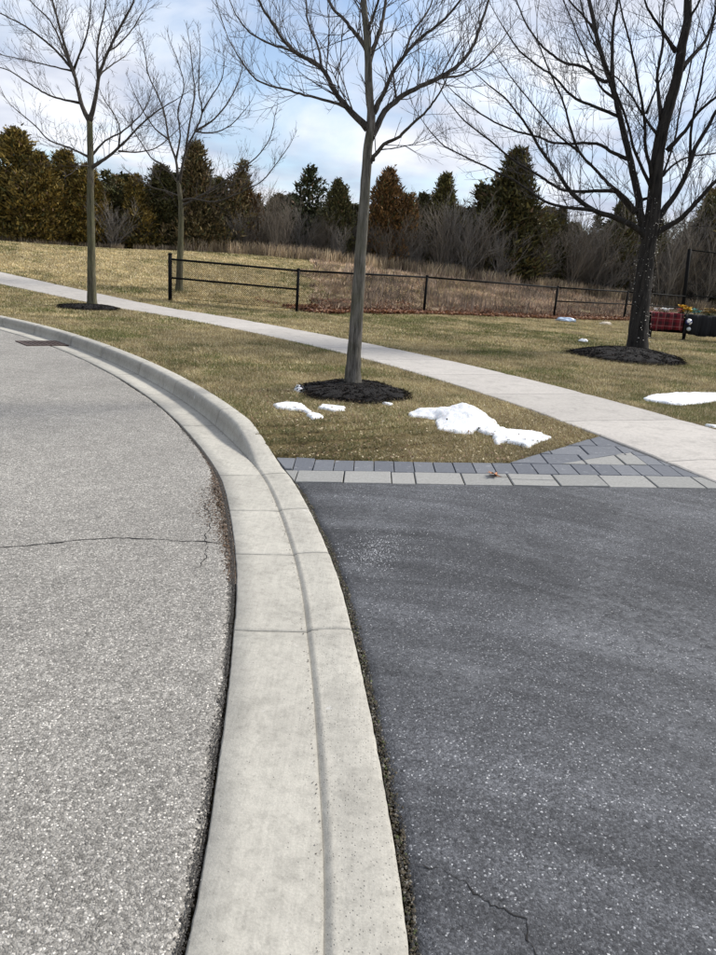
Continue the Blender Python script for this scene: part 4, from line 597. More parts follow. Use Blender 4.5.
S1=[(.453,7.009),(.587,7.319),(.738,7.3),(.874,7.36),(1.005,7.32),(1.14,7.3),(1.22,7.18),(1.28,7.0),(1.302,6.895),(1.314,6.706),(1.454,6.658),(1.617,6.636),(1.74,6.447),(1.576,6.255),(1.448,6.111),(1.369,6.206),(1.239,6.251),(1.197,6.18),(1.206,6.489),(1.067,6.609),(.99,6.487),(.874,6.462),(.704,6.51),(.712,6.867),(.581,6.868),(.464,6.914)]
snow(S1,.015,[(.92,6.95,.085,.22),(1.08,6.98,.06,.16),(.62,7.08,.02,.12)],'largest heap of melting snow on the grass between mulch bed and sidewalk',11)
S2=[(-.884,7.1),(-.774,7.244),(-.615,7.195),(-.557,6.981),(-.493,6.814),(-.512,6.765),(-.634,6.885),(-.781,6.884),(-.849,6.933)]
snow(S2,.013,[],'small flat snow patch left of the mulch bed near the kerb',21,.012)
S3=[(-.42,7.22),(-.331,7.2),(-.19,7.15),(-.18,7.0),(-.294,6.94),(-.43,7.06)]
snow(S3,.009,[],'thin strip of snow against the front rim of the mulch bed',31,.012)
snow([(-.50,6.78),(-.40,6.73),(-.36,6.60),(-.46,6.56),(-.52,6.66)],.018,[],'tiny lump of snow on the grass in front of the mulch bed strip',33,.01)
snow([(-.79,8.32),(-.70,8.25),(-.66,7.98),(-.74,7.98),(-.80,8.12)],.02,[],'tiny scrap of snow on the left rim of the mulch bed',35,.01)
S4=[(3.508,9.005),(3.763,9.38),(4.048,9.5),(4.49,9.8),(4.882,9.9),(5.103,9.8),(4.955,9.55),(4.546,9.22),(4.176,8.936),(3.851,8.7),(3.711,8.722),(3.596,8.84),(3.514,8.911)]
snow(S4,.020,[(4.2,9.2,.03,.35)],'long flat snow patch on the right lawn beyond the sidewalk',41,.018)
for (x,y),l in (((3.64,7.39),'small white snow scrap on the sidewalk edge at far right'),((.25,7.47),'tiny crumb of snow on the front right part of the mulch bed')):
    a=[(x+.05*(1+.4*math.sin(k*2.3))*math.cos(k*math.pi/4),y+.05*(1+.4*math.cos(k*1.7))*math.sin(k*math.pi/4)) for k in range(8)]
    snow(a,.02,[],l,51,.01)
# scraps of litter near the fence
def litter(x,y,sx,sy,h,c,label,seed,name='litter'):
    rg=np.random.default_rng(seed); bm=bmesh.new(); bmesh.ops.create_icosphere(bm,subdivisions=3,radius=1)
    for v in bm.verts:
        k=1+.35*(vnoise(v.co.x*1.7+3,v.co.y*1.7+v.co.z*2.3+3,1,seed)-.5)+.25*rg.normal()*.3; v.co=Vector((v.co.x*sx*k,v.co.y*sy*k,max(v.co.z,-.4)*h*k))
    me=bpy.data.meshes.new(name); bm.to_mesh(me); bm.free(); me.materials.append(c); o=link(name,me); o.location=(x,y,g1(x,y)+h*.45); tag(o,label,'litter')
M_PAPER=simple('white_plastic',(.75,.77,.79),.5,0,20); M_PBLUE=simple('bluish_plastic',(.45,.55,.68),.4,0,20); M_PTAN=simple('tan_paper',(.55,.47,.36),.7,0,20)
litter(7.05,26.4,.36,.16,.11,M_PBLUE,'crumpled pale blue and white plastic bag at the foot of the fence',3,'plastic_bag')
litter(8.48,26.4,.22,.12,.08,M_PTAN,'crumpled tan scrap of paper near the fence left of the dark tree',4,'paper_scrap')
litter(5.01,17.07,.12,.09,.05,M_PAPER,'crumpled white scrap on the lawn left of the dark tree',5,'paper_scrap')
# one dried leaf on the paving
def maple_leaf(x,y,z,s,rot,label):
    L=[(0,-.5),(.10,-.1),(.42,-.28),(.36,-.02),(.6,.10),(.36,.18),(.40,.42),(.17,.30),(0,.62),(-.17,.30),(-.40,.42),(-.36,.18),(-.6,.10),(-.36,-.02),(-.42,-.28),(-.10,-.1)]
    V=[(0,.1,.06)]+[(a,b_,.16*(a*a)*3+.12*max(0,b_)-.02+.05*math.sin(k*2.1)) for k,(a,b_) in enumerate(L)]
    Fc=[[0,i+1,(i+1)%len(L)+1] for i in range(len(L))]
    root=tag(empty('dried_leaf',(x,y,z)),label,'leaf'); me=make_mesh('blade',np.array(V)*s,Fc,simple('dry_leaf',(.33,.125,.04),.7,0,30)); o=link('blade',me,root); sm=o.modifiers.new('thick','SOLIDIFY'); sm.thickness=.0012
    mb=MB(); mb.tube(np.array([(0,.1,.05),(0,-.4,.02),(.05,-.8,.10)])*s,.0014,5); mb.obj('stem',M_BK1,root); root.rotation_euler=(0.1,.25,rot)
maple_leaf(1.03,5.22,g1(1.03,5.22)+.014,.115,1.1,'curled orange brown dried leaf lying on the pale pavers')

# ------------------------------------------------------------------ black chain link fence
fe=empty('chain_link_fence',(-5.76,21.1,0)); tag(fe,'low black chain link fence with thin rails crossing the lawn behind the trees','fence')
PO=[(-5.76,21.1),(-2.1,21.0),(1.76,24.2),(7.13,28.65),(10.9,31.75),(14.75,35.0)]; FH=1.17; ox,oy=PO[0]
def rail(name,a,b,za,zb,r,par=fe):
    mb=MB(); mb.tube([(a[0]-ox,a[1]-oy,g1(*a)+za),(b[0]-ox,b[1]-oy,g1(*b)+zb)],r,8); return mb.obj(name,M_BLACK,par,True)
for q,p in enumerate(PO[:-1]):
    z=g1(*p); r=.056 if q==0 else .042; h=FH+(.10 if q==0 else .0); mb=MB(); mb.tube([(p[0]-ox,p[1]-oy,z-.2),(p[0]-ox,p[1]-oy,z+h)],r,12); po=mb.obj('post',M_BLACK,fe,True)
    mb=MB(); mb.tube([(p[0]-ox,p[1]-oy,z+h-.01),(p[0]-ox,p[1]-oy,z+h+.02),(p[0]-ox,p[1]-oy,z+h+.04)],[r*1.12,r*1.15,r*.4],12); mb.obj('post_cap',M_BLACK,po,True)
for q in range(5):
    a,b_=PO[q],PO[q+1]; rail('top_rail',a,b_,FH-.03,FH-.03,.029)
    if q in(0,3,4): rail('mid_rail',a,b_,FH*.54,FH*.54,.027 if q==0 else .025)
    rail('tension_wire',a,b_,.08,.08,.005)
def chain(a,b_,z0,z1,w=.055,r=.003,par=fe,org=None):
    o0=org or (ox,oy); L=math.hypot(b_[0]-a[0],b_[1]-a[1]); bank=TubeBank(3); H=z1-z0; ga,gb=g1(*a),g1(*b_)
    def pt(s,h): t=s/L; return (a[0]+(b_[0]-a[0])*t-o0[0],a[1]+(b_[1]-a[1])*t-o0[1],ga+(gb-ga)*t+z0+h)
    k=-int(H/w)-1
    while k*w*1.0<L:
        for sgn in(1,-1):
            s0=k*w; s1=s0+H; h0,h1=(0,H) if sgn>0 else (H,0)
            if s0<0: h0=h0+(h1-h0)*(-s0)/H; s0_=0
            else: s0_=s0
            if s1>L: h1=(0 if sgn>0 else H)+((H if sgn>0 else -H))*(L-s0)/H; s1_=L
            else: s1_=s1
            if s1_-s0_>.01: bank.add(np.array([pt(s0_,h0),pt(s1_,h1)]),np.array([r,r]))
        k+=1
    return tag(link('chain_link',bank.mesh('chain_link',M_BLACK),par),kind='stuff')
for q in range(5): chain(PO[q],PO[q+1],.08,FH-.03,.055 if q<2 else .075,.0040 if q<2 else .0034)
# tall backstop
bs=empty('tall_fence',(14.75,35.0,0)); tag(bs,'tall black chain link backstop with thick corner post at the right edge','fence'); ox,oy=14.75,35.0
for q,(p,r) in enumerate((((14.75,35.0),.085),((18.0,36.2),.06),((21.3,37.4),.06))):
    z=g1(*p); mb=MB(); mb.tube([(p[0]-ox,p[1]-oy,z-.2),(p[0]-ox-(.25 if q==0 else 0),p[1]-oy,z+3.25)],r,12); mb.obj('post',M_BLACK,bs,True)
for a,b_ in (((14.75,35.0),(18.0,36.2)),((18.0,36.2),(21.3,37.4))):
    rail('top_rail',(a[0]-(.245 if a[0]<15 else 0),a[1]),b_,3.2,3.2,.03,bs); rail('mid_rail',a,b_,1.2,1.2,.026,bs); chain(a,b_,.08,3.2,.11,.0028,bs,(ox,oy))

# ------------------------------------------------------------------ long low bench under plaid blankets behind the dark tree
bx,by=9.25,20.4; bz=g1(bx,by); be=tag(empty('bench',(bx,by,bz)),'long low black bench behind the dark tree, draped with blankets and heaped with toys','bench')
mb=MB(); mb.box((0,0,.66),(3.3,.46,.05)); mb.obj('seat',M_BLACK,be)
mb=MB(); mb.box((0,.0,.40),(3.2,.05,.42)); mb.obj('panel',M_BLACK,be)
for lx in(-1.5,-.55,.45,1.5):
    mb=MB(); mb.box((lx,-.10,.30),(.07,.07,.66)); l=mb.obj('leg',M_BLACK,be); mb=MB(); mb.box((lx,-.12,-.005),(.20,.26,.05)); mb.obj('foot',M_BLACK,l)
def plaid(name,c1,c2,line):
    m,n,b=mat(name); g=NG(n); x=g.new('ShaderNodeSeparateXYZ'); g.put(x,0,g.co())
    def band(o,f,w): s=g.math('FRACT',g.math('MULTIPLY',o,f)); return g.math('LESS_THAN',s,w)
    a=g.math('MULTIPLY',g.math('ADD',band(x.outputs[0],5.,.4),band(x.outputs[2],5.,.4)),.5); c=g.mix(a,c1,c2)
    l=g.math('MAXIMUM',band(g.math('ADD',x.outputs[0],.03),5.,.09),band(g.math('ADD',x.outputs[2],.05),5.,.09)); c=g.mix(g.math('MULTIPLY',l,.6),c,line); g.put(b,'Base Color',c); b.inputs['Roughness'].default_value=.95; return m
M_PLAID=plaid('red_plaid_wool',(.16,.008,.015),(.030,.005,.007),(.26,.15,.13)); M_BCLOTH=simple('black_cloth',(.008,.008,.009),.95,0,30)
def drape(x0,x1,label,m,seed,drop=.5):
    nx=40; V=[];cols=[(.26,.68+.012),(.22,.705),(0,.70),(-.22,.705),(-.262,.69),(-.275,.60),(-.285,.45),(-.29,.30),(-.30,.70-drop)]
    for i in range(nx+1):
        x=x0+(x1-x0)*i/nx
        for k,(yy,zz) in enumerate(cols): f=max(0,k-3)/5; V.append((x+.01*math.sin(k+seed),yy-.05*f*math.sin(i*.55+seed)-.025*f*math.sin(i*1.9+seed*2),zz+((.10*vnoise(i*.22,seed,1,seed)+.03*vnoise(i*.7,seed,1,seed+1))*f)))
    K=len(cols); Fc=[[i*K+k,i*K+k+1,(i+1)*K+k+1,(i+1)*K+k] for i in range(nx) for k in range(K-1)]
    o=link('blanket',make_mesh('blanket',V,Fc,m,None,True)); o.location=(bx,by,bz); s=o.modifiers.new('t','SOLIDIFY'); s.thickness=.012; s.offset=1; tag(o,label,'blanket'); return o
drape(-1.62,-.72,'red plaid blanket draped over the left end of the bench beside the dark trunk',M_PLAID,1,.52)
drape(-.70,.42,'black blanket draped over the middle of the long bench',M_BCLOTH,2,.58)
drape(.44,1.6,'red plaid blanket draped over the right end of the bench at the picture edge',M_PLAID,3,.5)
def ball(x,y,z,r,c,label,spots=None):
    bm=bmesh.new(); bmesh.ops.create_icosphere(bm,subdivisions=3,radius=r); me=bpy.data.meshes.new('toy_ball'); bm.to_mesh(me); bm.free(); me.materials.append(simple('ball_paint',c,.4)); 
    me.materials.append(simple('ball_white',(.8,.8,.8),.4))
    for p in me.polygons:
        v=p.center.normalized(); p.use_smooth=True
        if spots and (max(v.dot(Vector(s).normalized()) for s in spots)>.82): p.material_index=1
    o=link('toy_ball',me); o.location=(bx+x,by+y,bz+z); tag(o,label,'ball')
ball(-.62,-.40,.52,.085,(.02,.03,.14),'blue ball with white patches hanging on the front of the bench',[(-.4,-.8,.3),(.5,-.7,-.5),(0,-.5,1)])
ball(-.58,-.38,.33,.055,(.5,.52,.52),'white ball on the front of the bench below the blue ball')
def heap(x,y,z,n_,rx,rz,cols,size,label,cat,name):
    rg=np.random.default_rng(int(abs(x)*100)+n_); root=tag(empty(name,(bx+x,by+y,bz+z)),label,cat); st=MB(); pv=MB()
    for k in range(n_):
        a=rg.normal(0,.45,2)*np.array([rx,.14]); hz=rz*(.35+.65*rg.random()); st.tube([(a[0]*.4,a[1]*.4,0),(a[0]*.8,a[1]*.8,hz*.6),(a[0],a[1],hz)],.006,4,True,(.07,.09,.03))
        c=cols[rg.integers(len(cols))]
        for q in range(7):
            t=q*.9+rg.random(); d=np.array([math.cos(t),math.sin(t),.35]); s=size*(.7+.6*rg.random()); e=np.array([-math.sin(t),math.cos(t),0])
            p0=np.array([a[0],a[1],hz]); pv.add([p0,p0+d*s*.6+e*s*.35,p0+d*s,p0+d*s*.6-e*s*.35],[[0,1,2,3]],np.array(c)*(.8+.4*rg.random()))
        pv.box((a[0],a[1],hz+.01),(size*.4,)*3,rg.random(),np.array(c)*.8)
    tag(st.obj('stems',M_COL,root),kind='stuff'); tag(pv.obj('petals',M_COL,root),kind='stuff')
heap(-1.22,-.1,.70,14,.42,.13,[(.75,.75,.72),(.8,.8,.8)],.075,'row of white flowers on the left end of the bench','flowers','bouquet')
heap(-.78,-.1,.70,10,.22,.15,[(.75,.22,.15),(.7,.35,.3)],.075,'salmon pink flowers on the bench beside the yellow ones','flowers','bouquet')
heap(-.60,-.05,.70,16,.24,.22,[(.70,.42,.03),(.75,.5,.05)],.085,'bright yellow flowers heaped on the bench above the blue ball','flowers','bouquet')
heap(-.36,-.1,.70,8,.14,.16,[(.12,.42,.42),(.3,.6,.6)],.075,'teal flowers on the bench right of the yellow ones','flowers','bouquet')
heap(.15,-.05,.70,26,.60,.20,[(.42,.30,.12),(.35,.24,.10),(.5,.38,.15)],.075,'dried straw coloured flowers spread along the middle of the bench','flowers','bouquet')
# ------------------------------------------------------------------ grass blades
fh=math.tan(math.radians(27.5))
def in_view(x,y,mar=1.2): return np.abs(x-0.0)<y*.56+mar
PATCH=[(-.13,8.14,.53,.67),(-6.75,17.6,.66,.66),(5.1,14.3,.98,1.27)]
def lawn_points(n_,x0,x1,y0,y1,dens=None):
    x=rng.uniform(x0,x1,n_); y=rng.uniform(y0,y1,n_); ok=in_view(x,y)
    x,y=x[ok],y[ok]; d,k=dist_to(EDGE_C,x,y); s=(x-EDGE_C[k,0])*EDGE_CN[k,0]+(y-EDGE_C[k,1])*EDGE_CN[k,1]
    w=walk_side(x,y); ok=(s>.50)&~((w>-.01)&(w<1.51))&~in_poly(PAV_POLY,x,y)&(y>DRV)
    for a,b_,rx,ry in PATCH: ok&=((x-a)/rx)**2+((y-b_)/ry)**2>1
    return x[ok],y[ok],w[ok]
def blades(name,x,y,w,hgt,wid,label,pal,seed,lay=.9,bri=1.):
    n_=len(x); rg=np.random.default_rng(seed); d_,k_=dist_to(EDGE_C,x,y); w2=walk_side(x,y); z=gz(x,y)+(fbm(x,y,1.3,5)-.5)*.035*(y>5.6)*smooth((d_-.53)/.5)*smooth(np.minimum(np.abs(w2),np.abs(w2-1.5))/.4)-.004
    a=rg.random(n_)*2*np.pi; L=hgt*(.45+.9*rg.random(n_)); t=np.clip(rg.normal(lay,.35,n_),.05,1.45)      # tilt from vertical
    dx,dy=np.cos(a),np.sin(a); W_=wid*(.6+.8*rg.random(n_))
    tip=np.stack([x+dx*L*np.sin(t),y+dy*L*np.sin(t),z+L*np.cos(t)+.004],1); b1=np.stack([x-dy*W_,y+dx*W_,z],1); b2=np.stack([x+dy*W_,y-dx*W_,z],1)
    V=np.stack([b1,b2,tip],1).reshape(-1,3); f=np.arange(n_)[:,None]*3+np.arange(3)[None]
    gr=fbm(x,y,.75,91)*.6+fbm(x,y,3.3,92)*.4; pg=np.clip((gr-.44)*3.2+pal(x,y,w)-.15*smooth((6.8-y)/.8),.02,.85); u=rg.random(n_)
    tan=bri*np.array([(.46,.38,.20),(.33,.265,.135),(.66,.58,.39),(.20,.135,.075)])[rg.choice(4,n_,p=[.38,.30,.17,.15])]; gre=np.array([(.11,.13,.035),(.18,.18,.06),(.075,.10,.03)])[rg.integers(0,3,n_)]
    c=np.where((u<pg)[:,None],gre,tan)*(.75+.5*rg.random((n_,1)))*((.50+1.0*fbm(x,y,2.6,95))*(1-.22*smooth((6.9-y)/1.)*fbm(x,y,3.,96)*2))[:,None]
    return tag(link(name,make_mesh(name,V,f,M_BLADE,np.repeat(c,3,0))),label,kind='stuff')
pn=lambda x,y,w:np.where(w>1.4,.20,.06)-.25*smooth((y-19)/7)
x,y,w=lawn_points(420000,-4,4.5,5.3,9.2); blades('grass',x,y,w,.040,.0019,'short dormant grass, tan mixed with green, on the strip by the kerb',pn,1,lay=1.12)
x,y,w=lawn_points(560000,-8,9,9.2,15); blades('grass',x,y,w,.045,.0030,'short dormant grass around the middle of the lawn',pn,2,lay=1.0)
x,y,w=lawn_points(560000,-14,15,15,23.5); blades('grass',x,y,w,.05,.0050,'short dormant lawn grass out to the fence',pn,3,bri=1.1)
x,y,w=lawn_points(420000,2,19,20,34.5); s=-(x+2.1)*.637+(y-21.0)*.771; ok=(s<.15)&(y>23.3)|(s<.15)&(x>13.5); x,y,w=x[ok],y[ok],w[ok]; blades('grass',x,y,w,.06,.007,'short dormant lawn on the right running up to the fence',pn,8)
x,y,w=lawn_points(520000,-23,6,21,38); s=-(x+2.1)*.637+(y-21.0)*.771; ok=(s>.0)|(x<-2.6); 
x,y,w=x[ok],y[ok],w[ok]; blades('grass',x,y,w,.07,.009,'tan dormant grass on the rise behind the fence',lambda x,y,w:-.06+0*x,4,bri=1.35)
# bits of leaf and dead thatch on the front of the strip
n_=4200; x=rng.uniform(-1.2,2.3,n_); y=5.62+2.4*rng.random(n_)**1.5; d_,k_=dist_to(EDGE_C,x,y); w=walk_side(x,y); ok=(d_>.53)&(w<-.03)&~in_poly(PAV_POLY,x,y); x,y=x[ok],y[ok]; n_=len(x)
a=rng.random(n_)*6.28; e=np.array([[-1,-.1],[-.2,-.5],[1,0],[-.1,.5]]); r=.004+.014*rng.random(n_)**2; X_=e[None,:,0]*np.cos(a)[:,None]-e[None,:,1]*np.sin(a)[:,None]; Y_=e[None,:,0]*np.sin(a)[:,None]+e[None,:,1]*np.cos(a)[:,None]
Zt=(X_*rng.normal(0,.35,(n_,1))+Y_*rng.normal(0,.35,(n_,1)))*r[:,None]; V=np.stack([x[:,None]+X_*r[:,None],y[:,None]+Y_*r[:,None],(gz(x,y)+.018+.014*rng.random(n_))[:,None]+Zt],-1).reshape(-1,3)
cc=np.array([(.20,.12,.07),(.44,.36,.22),(.13,.08,.05),(.56,.48,.32)])[rng.choice(4,n_,p=[.34,.3,.24,.12])]
tag(link('leaf_bits',make_mesh('leaf_bits',V,np.arange(n_*4).reshape(-1,4),M_LEAF,np.repeat(cc,4,0))),'scattered brown leaf bits and pale straw on the grass before the pavers',kind='stuff')
# fallen leaves swept along the fence foot, rough dry brush on the bank beyond
def fence_pts(n_,t0,t1,lo,hi):
    t=t0+(t1-t0)*rng.random(n_); s=lo+(hi-lo)*rng.random(n_); return -2.1+.771*t-.637*s,21.0+.637*t+.771*s,t,s
x,y,t,s=fence_pts(36000,.2,21,.0,1.); s=-.7+3.4*s**1.7; x=-2.1+.771*t-.637*s; y=21.0+.637*t+.771*s; keep=vnoise(x,y,.9,7)*1.1+vnoise(x,y,3,8)*.4>.34+.42*smooth((np.abs(s-.1)-.35)/.8); x,y=x[keep],y[keep]; n_=len(x)
z=gz(x,y)+.02+.07*rng.random(n_); a=rng.random(n_)*6.28; e=np.array([[-1,-.1],[-.2,-.6],[1,0],[-.1,.6]]); r=.030+.035*rng.random(n_); X_=e[None,:,0]*np.cos(a)[:,None]-e[None,:,1]*np.sin(a)[:,None]; Y_=e[None,:,0]*np.sin(a)[:,None]+e[None,:,1]*np.cos(a)[:,None]
Zt=(X_*rng.normal(0,.5,(n_,1))+Y_*rng.normal(0,.5,(n_,1)))*r[:,None]; V=np.stack([x[:,None]+X_*r[:,None],y[:,None]+Y_*r[:,None],z[:,None]+Zt],-1).reshape(-1,3)
cc=np.array([(.20,.085,.042),(.30,.145,.07),(.12,.055,.035),(.38,.25,.15)])[rng.choice(4,n_,p=[.4,.27,.2,.13])]
tag(link('leaf_litter',make_mesh('leaf_litter',V,np.arange(n_*4).reshape(-1,4),M_LEAF,np.repeat(cc,4,0))),'red brown fallen leaves drifted along the foot of the fence',kind='stuff')
def stalks(name,x,y,h,wd,cols,label,seed,lean=.35):
    n_=len(x); rg=np.random.default_rng(seed); z=gz(x,y)-.02; a=rg.random(n_)*6.28; L=h*(.4+.9*rg.random(n_)); t=np.abs(rg.normal(0,lean,n_)); dx,dy=np.cos(a)*np.sin(t)*L,np.sin(a)*np.sin(t)*L
    W_=wd*(.6+.8*rg.random(n_)); th=rg.random(n_)*3.14; wx,wy=np.cos(th)*W_,np.sin(th)*W_; mid=.5+.2*rg.random(n_); droop=rg.random(n_)*.25
    P=[np.stack([x-wx,y-wy,z],1),np.stack([x+wx,y+wy,z],1),np.stack([x+wx+dx*mid*.7,y+wy+dy*mid*.7,z+L*np.cos(t)*mid],1),np.stack([x-wx+dx*mid*.7,y-wy+dy*mid*.7,z+L*np.cos(t)*mid],1),np.stack([x+dx*(1+droop),y+dy*(1+droop),z+L*np.cos(t)*(1-droop*.4)],1)]
    V=np.stack(P,1).reshape(-1,3); i=np.arange(n_)[:,None]*5; f=np.vstack([i+np.array([[0,1,2]]),i+np.array([[0,2,3]]),i+np.array([[3,2,4]])])
    c=np.array(cols)[rg.integers(0,len(cols),n_)]*(.7+.6*rg.random((n_,1)))*(.42+1.15*smooth(fbm(x,y,1.1,77)*1.6-.3)[:,None]); return tag(link(name,make_mesh(name,V,f,M_BLADE,np.repeat(c,5,0))),label,kind='stuff')
x,y,t,s=fence_pts(150000,-1.5,26,.25,19); k=(fbm(x,y,.8,17)>.30+.22*smooth((-t+3)/4))&(in_view(x,y,3))&(s<17)&(t>.9+.62*s+1.8*(vnoise(t,s,.5,2)-.5)); x,y,s=x[k],y[k],s[k]
stalks('dry_brush',x,y,.09+.19*fbm(x,y,.9,47),.014,[(.54,.41,.28),(.44,.33,.23),(.36,.25,.18),(.23,.155,.115),(.64,.51,.38)],'dead tan weeds and brambles covering the bank behind the fence',61,1.25)
x,y,t,s=fence_pts(7000,-1,24,.3,9); k=(fbm(x,y,.5,27)>.45)&(t>2.6+.62*s); x,y=x[k],y[k]
stalks('dry_weeds',x,y,.62,.009,[(.24,.19,.15),(.33,.26,.20),(.17,.13,.105)],'taller dark dead weed stems standing on the bank',62,.5)
# fringe of tall dead grass at the foot of the tree line
px=np.interp; n_=26000; x=rng.uniform(-24,28,n_); yl=np.interp(x,[-24,-19,-13.7,-7,-2,4,11,18,28],[32.6,32.9,34.6,37.,38.4,40.2,42.2,43.6,45]); y=yl-.9+1.6*rng.random(n_)**1.2-.8*(x>-7)*rng.random(n_)
k=vnoise(x,y,.9,37)>.25; stalks('tall_dead_grass',x[k],y[k],np.where(x[k]>-9,.62,.30),.014,[(.46,.37,.24),(.36,.28,.18),(.25,.19,.14)],'fringe of tall pale dead grass along the foot of the tree line',63,.3)

# ------------------------------------------------------------------ the tree line
M_CED=None
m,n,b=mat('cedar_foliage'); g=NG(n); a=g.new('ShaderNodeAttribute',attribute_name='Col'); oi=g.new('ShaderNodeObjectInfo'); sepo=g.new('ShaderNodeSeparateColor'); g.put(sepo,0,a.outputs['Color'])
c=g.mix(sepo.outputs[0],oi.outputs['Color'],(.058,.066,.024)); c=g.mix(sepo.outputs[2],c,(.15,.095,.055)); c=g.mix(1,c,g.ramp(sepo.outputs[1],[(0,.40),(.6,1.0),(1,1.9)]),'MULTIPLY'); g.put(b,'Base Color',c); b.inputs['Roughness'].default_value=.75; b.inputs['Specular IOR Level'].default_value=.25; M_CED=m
def cedar_mesh(seed,airy=0,ncl=2600):
    """unit-height crown: flat upright sprays on short side branches filling a ragged cone"""
    rg=np.random.default_rng(seed); Vs=[];Cs=[]; nl=10
    lead=[(0,0,1.)]+[(rg.normal(0,.13),rg.normal(0,.13),.62+.33*rg.random()) for _ in range(4)]
    k=0
    for q in range(ncl):
        lx,ly,lh=lead[rg.choice(5,p=[.46,.16,.14,.12,.12])]; h=rg.random()**1.05; 
        R=.20*(1-h**2.2)**.9*(.7+.45*min(1,h/.10))*(1 if lh==1 else .72); R*=.55+.9*vnoise(h*8+seed,np.float64(lx*20+3),1,seed); a=rg.random()*6.283
        R*=.55+.85*vnoise(math.cos(a)*1.5+4+h*5,math.sin(a)*1.5+4,1,seed+3); r=R*(1-.75*rg.random()**2.0) 
        c0=np.array([lx*h**.5+r*math.cos(a),ly*h**.5+r*math.sin(a),h*lh]); outw=np.array([math.cos(a),math.sin(a),.0]); 
        for j in range(nl):
            d=outw*(.35+.5*rg.random())+np.array([0,0,.55+.35*rg.random()])+rg.normal(0,.38,3); d=unit(d); sd=unit(np.cross(d,rg.normal(0,1,3))); L=(.012+.026*rg.random())*(1.3 if airy else 1); wv=L*(.17+.15*rg.random())
            p=c0+rg.normal(0,.020,3); Vs+=[p-sd*wv,p+sd*wv,p+d*L*.9+sd*wv*.5,p+d*L*1.2]
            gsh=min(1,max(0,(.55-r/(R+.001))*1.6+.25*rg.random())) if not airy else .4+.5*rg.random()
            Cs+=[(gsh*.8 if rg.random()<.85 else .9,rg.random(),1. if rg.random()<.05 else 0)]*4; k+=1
    V=np.array(Vs); V[:,2]=np.maximum(V[:,2],0.0); f=np.arange(k)[:,None]*4+np.arange(4)[None]
    return make_mesh('crown',V,f,M_CED,np.array(Cs))
CEDM=[cedar_mesh(s) for s in (1,2,3,4)]+[cedar_mesh(9,1,520)]
trunk_mb=MB(); 
def cedar_trunk():
    mb=MB(); mb.tube([(0,0,-.03),(0.004,0,.3),(0,.004,.7),(0,0,.98)],[.022,.016,.009,.002],7); 
    rg=np.random.default_rng(8)
    for k in range(26):
        h=.05+.85*rg.random(); a=rg.random()*6.28; L=.15*(1-h*.8); mb.tube([(0,0,h),(L*.6*math.cos(a),L*.6*math.sin(a),h+.02),(L*math.cos(a),L*math.sin(a),h+.07)],[.004,.003,.001],4)
    V=np.vstack(mb.V); return make_mesh('trunk',V,mb.F,M_BK3,None,True)
CT=cedar_trunk()
KC={'bronze':(.20,.145,.038,1),'gold':(.21,.15,.036,1),'dark':(.085,.078,.030,1),'brown':(.145,.11,.05,1),'olive':(.13,.115,.038,1),'rust':(.16,.088,.032,1),'pine':(.05,.06,.03,1),'darkolive':(.085,.075,.026,1)}
def cedar(x,y,h,kind,label,group=None,mi=None,wide=1.,name='cedar_tree',sink=0):
    r=tag(empty(name,(x,y,g1(x,y)-.05)),label,'tree',group); k=mi if mi is not None else int(abs(x*7+y*3))%4
    if kind=='pine': k=4
    rot=(x*1.7)%6.28; s=h/.97
    for me,nm in ((CEDM[k],'crown'),(CT,'trunk')):
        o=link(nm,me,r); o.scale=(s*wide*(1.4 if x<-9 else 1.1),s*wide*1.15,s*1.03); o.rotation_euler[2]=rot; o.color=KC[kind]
    return r
